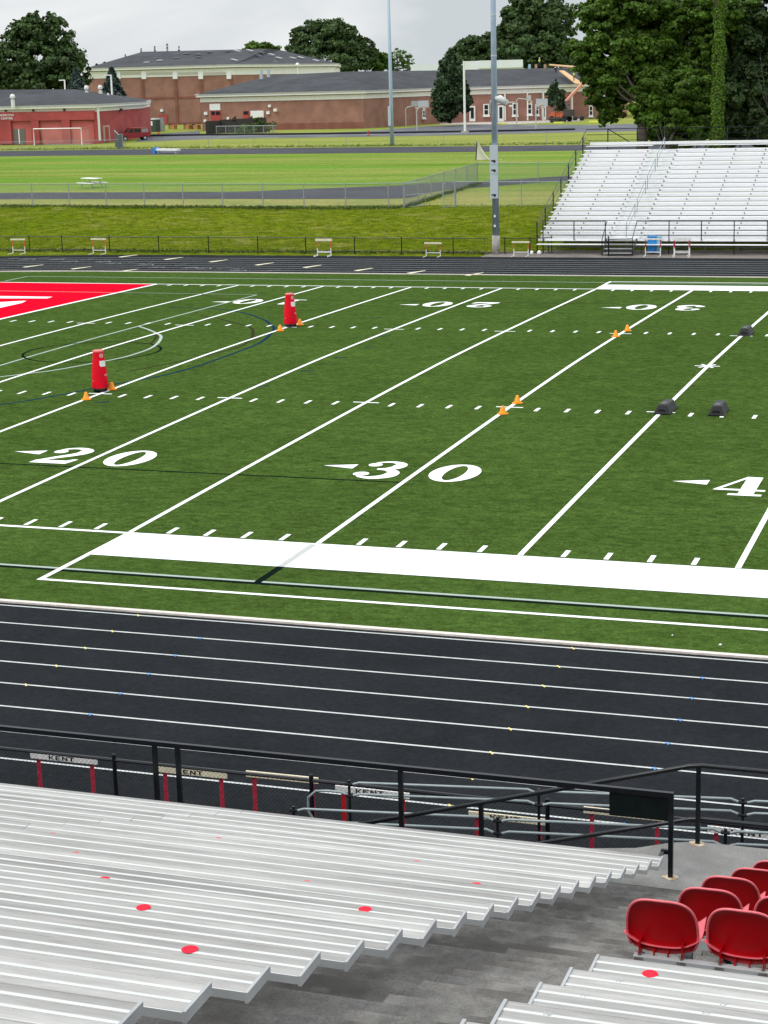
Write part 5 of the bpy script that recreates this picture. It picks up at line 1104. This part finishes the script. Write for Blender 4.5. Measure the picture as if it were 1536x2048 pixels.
# roofers
def person(lb, foot, hgt, pose, mbody, mtop, hat):
    k = hgt/1.75; root = thing('person', lb, 'person', foot)
    J, E_2, Rr = pose
    me = bpy.data.meshes.new('body'); me.from_pydata([tuple(np.array(p)*k) for p in J], E_2, []); o = bpy.data.objects.new('body', me); C.objects.link(o); o.parent = root; me.materials.append(mbody)
    md = o.modifiers.new('s', 'SKIN'); o.modifiers.new('u', 'SUBSURF').levels = 1
    for i, r in enumerate(Rr): o.data.skin_vertices[0].data[i].radius = (r*k, r*k)
    o.data.skin_vertices[0].data[0].use_root = True
    ch, hd = np.array(J[3])*k, np.array(J[5])*k
    q = MB(); mid = (np.array(J[0])*.35+np.array(J[3])*.65)*k; q.lathe([(.15*k, -.30*k), (.19*k, -.15*k), (.21*k, .12*k), (.14*k, .24*k), (.07*k, .27*k)], mid, 12); q.build('vest', mtop, root, smooth=True)
    q = MB(); q.lathe([(.15*k, .0), (.12*k, .02), (.115*k, .08*k), (.07*k, .13*k), (.01, .14*k)], hd+np.array([0, 0, .03*k]), 12); q.build('hard_hat', hat, root, smooth=True)
STAND = ([(0, 0, .92), (0, 0, 1.1), (0, .02, 1.25), (0, .03, 1.40), (0, .03, 1.50), (0, .0, 1.64), (-.1, 0, .88), (-.13, -.02, .5), (-.14, .02, .06), (-.14, -.14, .03), (.1, 0, .88), (.14, -.05, .5), (.15, .02, .06), (.15, -.14, .03),
         (-.19, .02, 1.38), (-.26, 0, 1.12), (-.2, -.2, .98), (.19, .02, 1.38), (.27, 0, 1.12), (.2, -.22, 1.0)],
         [(0, 1), (1, 2), (2, 3), (3, 4), (4, 5), (0, 6), (6, 7), (7, 8), (8, 9), (0, 10), (10, 11), (11, 12), (12, 13), (3, 14), (14, 15), (15, 16), (3, 17), (17, 18), (18, 19)],
         [.14, .13, .14, .13, .055, .10, .09, .065, .045, .035, .09, .065, .045, .035, .06, .045, .035, .06, .045, .035])
BEND = ([(0, .15, .80), (0, .0, .98), (0, -.18, 1.10), (0, -.34, 1.16), (0, -.42, 1.20), (0, -.53, 1.22), (-.1, .15, .78), (-.14, .0, .45), (-.14, .08, .06), (-.14, -.08, .03), (.1, .15, .78), (.15, -.02, .45), (.16, .05, .06), (.16, -.11, .03),
        (-.19, -.32, 1.12), (-.24, -.42, .85), (-.2, -.6, .68), (.19, -.32, 1.12), (.25, -.42, .85), (.2, -.6, .66)], STAND[1], STAND[2])
D = 352
for u, v, pz, mb_, mt_, hat, lb in ((1079, 134, STAND, M_dkcl, M_hiviz, M_fleece, 'roofer in a yellow vest and white hard hat standing on the school ridge'),
                               (1112, 149, BEND, M_dkcl, mat('dark_shirt', (.04, .03, .06), .8), mat('hat_pale', (.7, .7, .65), .6), 'roofer in dark clothes bending over the bare plywood roof deck'),
                               (1148, 162, STAND, M_dkcl, mat('lime_vest', (.45, .62, .12), .7), M_fleece, 'roofer in a lime vest half hidden by the maple near the boom lift')):
    person(lb, P(u, v, DEP(rp_(1000, 138, E_))-(2 if v < 140 else 14)), 1.75, pz, mb_, mt_, hat)
for u, lb in ((1072, 'small stack of roofing bundles left of the yellow vested roofer'), (1090, 'small stack of roofing bundles right of the yellow vested roofer'), (1059, 'pale blue wrapped roofing bundle on the school ridge')):
    D = DEP(rp_(1000, 138, E_)); p = P(u, 135, D); r = thing('roofing_bundle', lb, 'roofing bundle', p, .2, 'roofing bundles on the school ridge'); q = MB(); q.cbox((0, 0, .2), .5, .4, .7 if u != 1059 else .8); q.build('pack', mat('bundle_tan', (.45, .28, .18), .8) if u != 1059 else mat('bundle_blue', (.35, .55, .65), .7), r); q = MB(); q.cbox((0, 0, .58), .4, .35, .1); q.build('top_sheet', M_ply if u != 1059 else M_fleece, r)
# ------------------------------------------------------------------ trees
def leaves(centres, normals, size, m, name, parent, tint=None, jitter=.6, asp=.75):
    n = len(centres); c = np.asarray(centres); nr = np.asarray(normals)+rng.normal(0, jitter, (n, 3)); nr /= np.linalg.norm(nr, axis=1)[:, None]
    t = np.cross(nr, rng.normal(0, 1, (n, 3))); t /= np.linalg.norm(t, axis=1)[:, None]; b = np.cross(nr, t)
    s_ = size*rng.uniform(.6, 1.35, n)[:, None]; up = nr*s_*.22
    vs = np.empty((n, 4, 3)); vs[:, 0] = c-t*s_; vs[:, 1] = c-b*s_*asp+up; vs[:, 2] = c+t*s_; vs[:, 3] = c+b*s_*asp+up
    me = bpy.data.meshes.new(name); me.vertices.add(n*4); me.vertices.foreach_set('co', vs.reshape(-1).astype(np.float32)); me.loops.add(n*4); me.loops.foreach_set('vertex_index', np.arange(n*4, dtype=np.int32))
    me.polygons.add(n); me.polygons.foreach_set('loop_start', np.arange(0, n*4, 4, dtype=np.int32)); me.polygons.foreach_set('loop_total', np.full(n, 4, np.int32)); me.update()
    at = me.attributes.new('tint', 'FLOAT_COLOR', 'FACE'); tt = rng.uniform(.62, 1.38, n) if tint is None else tint; w = rng.uniform(-.12, .12, n)
    at.data.foreach_set('color', np.stack([tt*(1+w), tt, tt*(1-w), np.ones(n)], 1).reshape(-1).astype(np.float32))
    me.materials.append(m); o = bpy.data.objects.new(name, me); C.objects.link(o); o.parent = parent; return o
def blob_points(c, r, n, clumps=26, spread=.30, shell=(.42, 1.10), droop=0, gap=0):
    """leaf positions gathered in clumps spread through an ellipsoid"""
    d = rng.normal(0, 1, (clumps, 3)); d /= np.linalg.norm(d, axis=1)[:, None]; rad = rng.uniform(shell[0]**3, shell[1]**3, clumps)**(1/3)
    cc = d*rad[:, None]; pick = rng.integers(0, clumps, n); e = rng.normal(0, 1, (n, 3)); e /= np.linalg.norm(e, axis=1)[:, None]
    e *= (rng.uniform(0, 1, n)**.4)[:, None]*spread; e[:, 2] *= .8; sz_ = rng.uniform(.6, 1.3, clumps)[pick][:, None]
    loc = cc[pick]+e*sz_; ct = rng.uniform(.78, 1.22, clumps)[pick]
    nr = e/np.linalg.norm(e, axis=1)[:, None]*.6+cc[pick]*.4+np.array([0, 0, .55]); nr /= np.linalg.norm(nr, axis=1)[:, None]
    return np.array(c)+loc*np.array(r), nr, ct*rng.uniform(.75, 1.25, n)
def tree(name, lb, u, vbase, D, blobs, size, m, n, trunk_r=.4, cat='tree', group=None, zb=ZU, clumps=26, spread=.3, depth=1.0, base=None, mats=None):
    """blobs: crown lobes as (u, v, half width px, half height px, share, depth offset m)"""
    b = P(u, vbase, D) if base is None else np.array(base, float); b[2] = zb; root = thing(name, lb, cat, b, 0, group); k = D/FPX
    cs, ns, ts = [], [], []; tot = sum(bb[2]*bb[3]*(bb[4] if len(bb) > 4 else 1) for bb in blobs)
    tops = []
    for bb in blobs:
        c = P(bb[0], bb[1], D+(bb[5] if len(bb) > 5 else 0)); r = (bb[2]*k, bb[2]*k*depth, bb[3]*k); tops.append((c, r))
        a, nn, tt = blob_points(c, r, max(60, int(n*bb[2]*bb[3]*(bb[4] if len(bb) > 4 else 1)/tot)), clumps, spread); cs.append(a); ns.append(nn); ts.append(tt)
    o = leaves(np.concatenate(cs)-b, np.concatenate(ns), size, m, 'crown', root, np.concatenate(ts))
    q = MB(); main = max(tops, key=lambda t: t[1][0]*t[1][2]); top = main[0]; wob = rng.normal(0, .15, (4, 2))*trunk_r
    pts = [(0, 0, -.3), (wob[0][0], wob[0][1], (top[2]-b[2])*.35), tuple((top-b)*np.array([.6, .6, .7])), tuple(top-b)]
    q.tube(pts, [trunk_r*1.25, trunk_r*.9, trunk_r*.6, trunk_r*.2], 9)
    for c, r in tops[:9]:
        f = rng.uniform(.35, .6); s0_ = np.array(pts[1])*(1-f)+np.array(pts[2])*f; e = (c-b)*.85+s0_*.15; mid = (s0_+e)/2+np.array([0, 0, -.06*np.linalg.norm(e-s0_)]); q.tube([tuple(s0_), tuple(mid), tuple(e)], [trunk_r*.34, trunk_r*.17, trunk_r*.05], 6)
    q.build('trunk', M_bark, root, smooth=True); return root
tree('deciduous_tree', 'big dark green broadleaf tree behind the red building at the left edge', 75, 250, 345,
     [(75, 62, 38, 32), (38, 85, 32, 34), (108, 75, 34, 36), (20, 130, 48, 40), (70, 130, 62, 48), (128, 128, 40, 42), (148, 150, 28, 34), (5, 165, 42, 26), (90, 165, 60, 28), (-40, 140, 50, 50), (66, 42, 14, 16), (100, 46, 15, 18), (40, 62, 16, 16)], .40, L_dark, 26000, .6, clumps=64, spread=.27)
tree('deciduous_tree', 'round dark green broadleaf tree in the middle, behind the school roof', 655, 240, 500,
     [(655, 80, 52, 34), (620, 75, 34, 28), (695, 88, 36, 32), (640, 60, 26, 18), (675, 62, 28, 20), (600, 100, 28, 22), (725, 105, 26, 26), (660, 118, 80, 26), (712, 125, 38, 18)], .46, L_dark, 24000, .6, clumps=64, spread=.27)
tree('deciduous_tree', 'paler small broadleaf tree just right of the round middle tree', 748, 240, 505, [(745, 125, 24, 18), (765, 128, 16, 14)], .40, L_mid, 3400, .3, clumps=34, spread=.36)
tree('deciduous_tree', 'airy pale green tree right of the slender light pole', 800, 240, 510, [(795, 118, 26, 18, .6), (778, 124, 16, 14, .6), (812, 122, 16, 14, .6), (790, 108, 16, 9, .5), (800, 135, 26, 10)], .32, L_lite, 1500, .25)
tree('deciduous_tree', 'treetop peeking over the gym roof ridge', 520, 240, 500, [(520, 95, 28, 11), (505, 97, 18, 9), (545, 100, 16, 8)], .45, L_mid, 2200, .35)
tree('deciduous_tree', 'dark treetops behind the tall lamp post and white block', 940, 240, 480, [(915, 112, 22, 18), (945, 95, 28, 20), (965, 105, 28, 28), (930, 130, 30, 18), (980, 85, 16, 16), (960, 135, 40, 14)], .46, L_dark, 10000, .5, clumps=40, spread=.36)
tree('deciduous_tree', 'tall dark broadleaf tree behind the light pole and white block', 1070, 240, 465,
     [(1075, 25, 48, 36), (1040, 50, 36, 34), (1105, 50, 44, 40), (1060, 85, 58, 42), (1010, 75, 28, 26), (1030, 105, 50, 26), (1110, 100, 50, 36), (1085, 120, 55, 18), (1060, 5, 34, 22), (1020, 30, 18, 16)], .48, L_dark, 30000, .7, clumps=64, spread=.27)
tree('pear_tree', 'dense upright dark tree in front of the school wall beside the lamp post', 902, 246, 330,
     [(903, 152, 21, 30), (899, 185, 31, 34), (912, 200, 26, 28), (882, 205, 19, 22), (890, 228, 19, 14), (893, 132, 13, 16), (912, 135, 11, 15), (928, 190, 13, 20), (878, 182, 12, 18), (903, 115, 8, 9)], .28, L_pear, 17000, .25, base=G(900, 247), clumps=40, spread=.36)
tree('young_tree', 'small sparse young tree in front of the school beside the boom lift', 1111, 245, 345, [(1112, 185, 14, 18), (1108, 205, 20, 14), (1120, 198, 14, 16), (1104, 190, 12, 12), (1110, 172, 7, 12), (1125, 212, 10, 8)], .24, L_pear, 3200, .12, base=G(1111, 245))
def conifer(lb, u, D, vtop, vbot, hw, m, n, sz_, group=None):
    b = P(u, 240, D); zt, z0 = ZV(u, vtop, D), max(ZU+.5, ZV(u, vbot, D)); b[2] = ZU; root = thing('spruce_tree', lb, 'conifer', b, 0, group); R0 = hw/FPX*D
    h = rng.uniform(0, 1, n)**1.35; h = np.clip(h+.02*np.sin(h*60), 0, 1); a = rng.uniform(0, 2*math.pi, n); lobes = .74+.26*np.sin(a*5+h*24)
    r = R0*(1-h)**.85*np.sqrt(rng.uniform(.1, 1, n))*lobes+.1; pos = np.stack([r*np.cos(a), r*np.sin(a), (z0-ZU)+(zt-z0)*h-r*.28], 1)
    leaves(pos, np.stack([np.cos(a)*.4, np.sin(a)*.4, np.ones(n)], 1), sz_, m, 'crown', root, rng.uniform(.6, 1.4, n), .35, .45)
    q = MB(); q.tube([(0, 0, -.2), (0, 0, (zt-ZU)*.96)], [R0*.09+.05, .02], 7); q.build('trunk', M_bark, root)
conifer('blue grey spruce behind the red building beside the big left tree', 158, 332, 138, 205, 36, L_blue, 9500, .36)
conifer('dark blue spruce in front of the gym behind the red building roof', 229, 325, 136, 222, 43, L_blue, 14000, .36)
for u, vt, lb in ((258, 107, 'thin conifer tip at the left slope of the gym roof'), (290, 95, 'small conifer tip farthest left above the gym ridge'), (317, 91, 'conifer tip second from the left above the gym ridge'), (342, 86, 'tallest conifer tip above the gym ridge'), (365, 91, 'conifer tip farthest right above the gym ridge'), (216, 123, 'small conifer tip low at the gym eave left end'), (200, 126, 'small bushy conifer tip at the left gym corner')):
    conifer(lb, u, 490, vt+2, 165, 6 if u > 220 else 15, L_dark, 900, .20 if u > 220 else .4, 'conifer tips behind the gym')
# maple and dark trees behind the far bleacher
tree('maple_tree', 'big maple with light green drooping branches left of the ivy covered trunk', 1290, 250, 140,
     [(1182, 100, 44, 26), (1215, 60, 50, 36), (1195, 22, 44, 24), (1250, 110, 60, 46), (1185, 128, 42, 22), (1215, 160, 44, 28), (1260, 165, 55, 36), (1208, 190, 34, 26, .8), (1222, 222, 24, 22, .5), (1300, 60, 70, 50), (1290, 120, 60, 50), (1270, 10, 70, 30), (1206, 240, 12, 12, .3), (1330, 150, 60, 50, .8)], .145, L_mid, 92000, .42, base=(14.9, 101, ZU), clumps=60, spread=.27)
tree('maple_tree', 'low leafy maple with bright sprays hanging over the far bleacher back', 1340, 260, 136,
     [(1330, 190, 56, 34), (1300, 218, 40, 28), (1360, 225, 56, 36), (1305, 185, 36, 24), (1345, 262, 50, 30), (1380, 180, 44, 36), (1385, 265, 40, 26), (1315, 250, 30, 20), (1400, 225, 34, 40), (1290, 235, 20, 14, .5)], .14, L_mid, 80000, .16, base=(16.9, 97, ZU), clumps=46, spread=.26)
tree('deciduous_tree', 'dark dense tree crown high behind the maple at the top of the photo', 1360, 250, 150,
     [(1360, 40, 85, 55), (1400, 110, 60, 60), (1340, 130, 60, 50), (1410, 180, 44, 50), (1430, 20, 70, 40), (1400, 240, 50, 40), (1440, 160, 40, 60), (1450, 250, 30, 40), (1340, 230, 60, 50), (1480, 150, 50, 80)], .24, L_deep, 80000, .3, base=(15.5, 112, ZU), clumps=40)
tree('deciduous_tree', 'dark leafy tree filling the right photo edge behind the bleacher', 1530, 250, 139,
     [(1500, 200, 50, 60), (1540, 120, 70, 70), (1500, 90, 40, 50), (1560, 220, 60, 60), (1500, 260, 40, 24), (1510, 30, 60, 50), (1470, 120, 22, 60, .5), (1600, 60, 60, 60), (1478, 235, 16, 36, .4), (1520, 180, 50, 50), (1530, 250, 50, 40)], .17, L_deep, 90000, .1, base=(24.6, 99, ZU), clumps=44)
tree('sapling', 'pale leafed sapling low behind the bleacher right of the ivy trunk', 1490, 262, 143, [(1490, 245, 26, 22, .4), (1478, 258, 18, 14, .4)], .11, L_lite, 1300, .06, base=(21.5, 103, ZU))
# ivy clad trunk
iv = thing('ivy_tree', 'tall straight trunk clad in bright green ivy behind the far bleacher', 'tree', (20.4, 100.5, ZU))
q = MB(); q.tube([(0, 0, -.3), (.05, 0, 4), (.1, 0, 9), (.0, 0, 14), (.2, 0, 19)], [.42, .36, .33, .3, .2], 12); q.build('trunk', M_bark, iv, smooth=True)
n = 9500; a = rng.uniform(0, 2*math.pi, n); h = rng.uniform(0, 15.5, n); rr_ = .48-.012*h+.07*np.sin(h*2.1+a*2)+rng.uniform(-.06, .1, n)
leaves(np.stack([rr_*np.cos(a)+.01*h, rr_*np.sin(a), h], 1), np.stack([np.cos(a), np.sin(a), np.full(n, .35)], 1), .085, L_ivy, 'ivy', iv, None, .4)
cs, ns, ts = [], [], []
for u, v, ru, rv in ((1425, 70, 34, 20), (1400, 105, 30, 22), (1395, 30, 40, 20), (1450, 35, 40, 26), (1480, 55, 30, 18), (1420, 120, 22, 14), (1455, 50, 30, 26), (1435, 45, 30, 24), (1440, 5, 60, 26), (1470, 20, 50, 26)):
    c = P(u, v, 138.5); k = 138.5/FPX; a_, b_, t_2 = blob_points(c, (ru*k, ru*k, rv*k), 2600, 30, .3); cs.append(a_); ns.append(b_); ts.append(t_2)
leaves(np.concatenate(cs)-np.array([20.4, 100.5, ZU]), np.concatenate(ns), .15, L_mid, 'crown', iv, np.concatenate(ts))
# shrubs and tufts
def shrub(lb, u, v, D, blobs, m, n, sz_, zb=ZU): return tree('shrub', lb, u, v, D, blobs, sz_, m, n, .05, 'shrub', None, zb)
shrub('green shrubs overgrowing the timber screen in front of the school', 520, 262, 322, [(512, 252, 22, 9), (535, 254, 16, 8), (518, 240, 9, 7), (495, 258, 26, 7), (545, 250, 8, 6)], L_mid, 1500, .16)
o = shrub('creeper sprig growing over the top board of the far bleacher', 1420, 295, DEP((20.3, 78.6, 5.7)), [(1419, 291, 8, 6), (1425, 287, 5, 5)], L_ivy, 220, .07, 4.0)
tp = []
for _ in range(2600): x = random.uniform(-45, 2.4); tp.append((x, 85.1-(x+46)*.078+random.gauss(0, .25), random.random()))
for _ in range(900): x = random.uniform(-25, 13); tp.append((x, 66.35+random.gauss(0, .35), random.random()*.8))
for _ in range(900): t = random.random(); tp.append((2.6-2.6*t+random.gauss(0, .2), 81.4+27*t, random.random()*.9))
for _ in range(900): tp.append((random.uniform(16, 30), random.uniform(69.8, 72), random.random()*.9))
for _ in range(2200): x = random.uniform(-100, 8); tp.append((x, 200.6-(x+100)*.105+random.gauss(0, .4), random.random()*2.2))
cen, nrm = [], []
for x, y, s_ in tp:
    z = terrain_z(x, y)
    for _ in range(3): cen.append((x+random.gauss(0, .09), y+random.gauss(0, .09), z+.04+.17*s_*random.random())); nrm.append((random.gauss(0, 1), -1, .3))
w = leaves(np.array(cen), np.array(nrm), .085, leafmat('weed_green', (.075, .12, .012), .2), 'weed_tuft', None, None, .5, .35); w['kind'] = 'stuff'
bt = [(random.uniform(-45, 14), random.uniform(67.6, 83.5)) for _ in range(9000)]
w = leaves(np.array([(x, y, terrain_z(x, y)+random.uniform(.03, .12)) for x, y in bt]), rng.normal(0, .35, (9000, 3))+np.array([0, -.5, .8]), .075, leafmat('bank_grass', (.135, .170, .012), .2), 'bank_grass', None, None, .4, .3); w['kind'] = 'stuff'
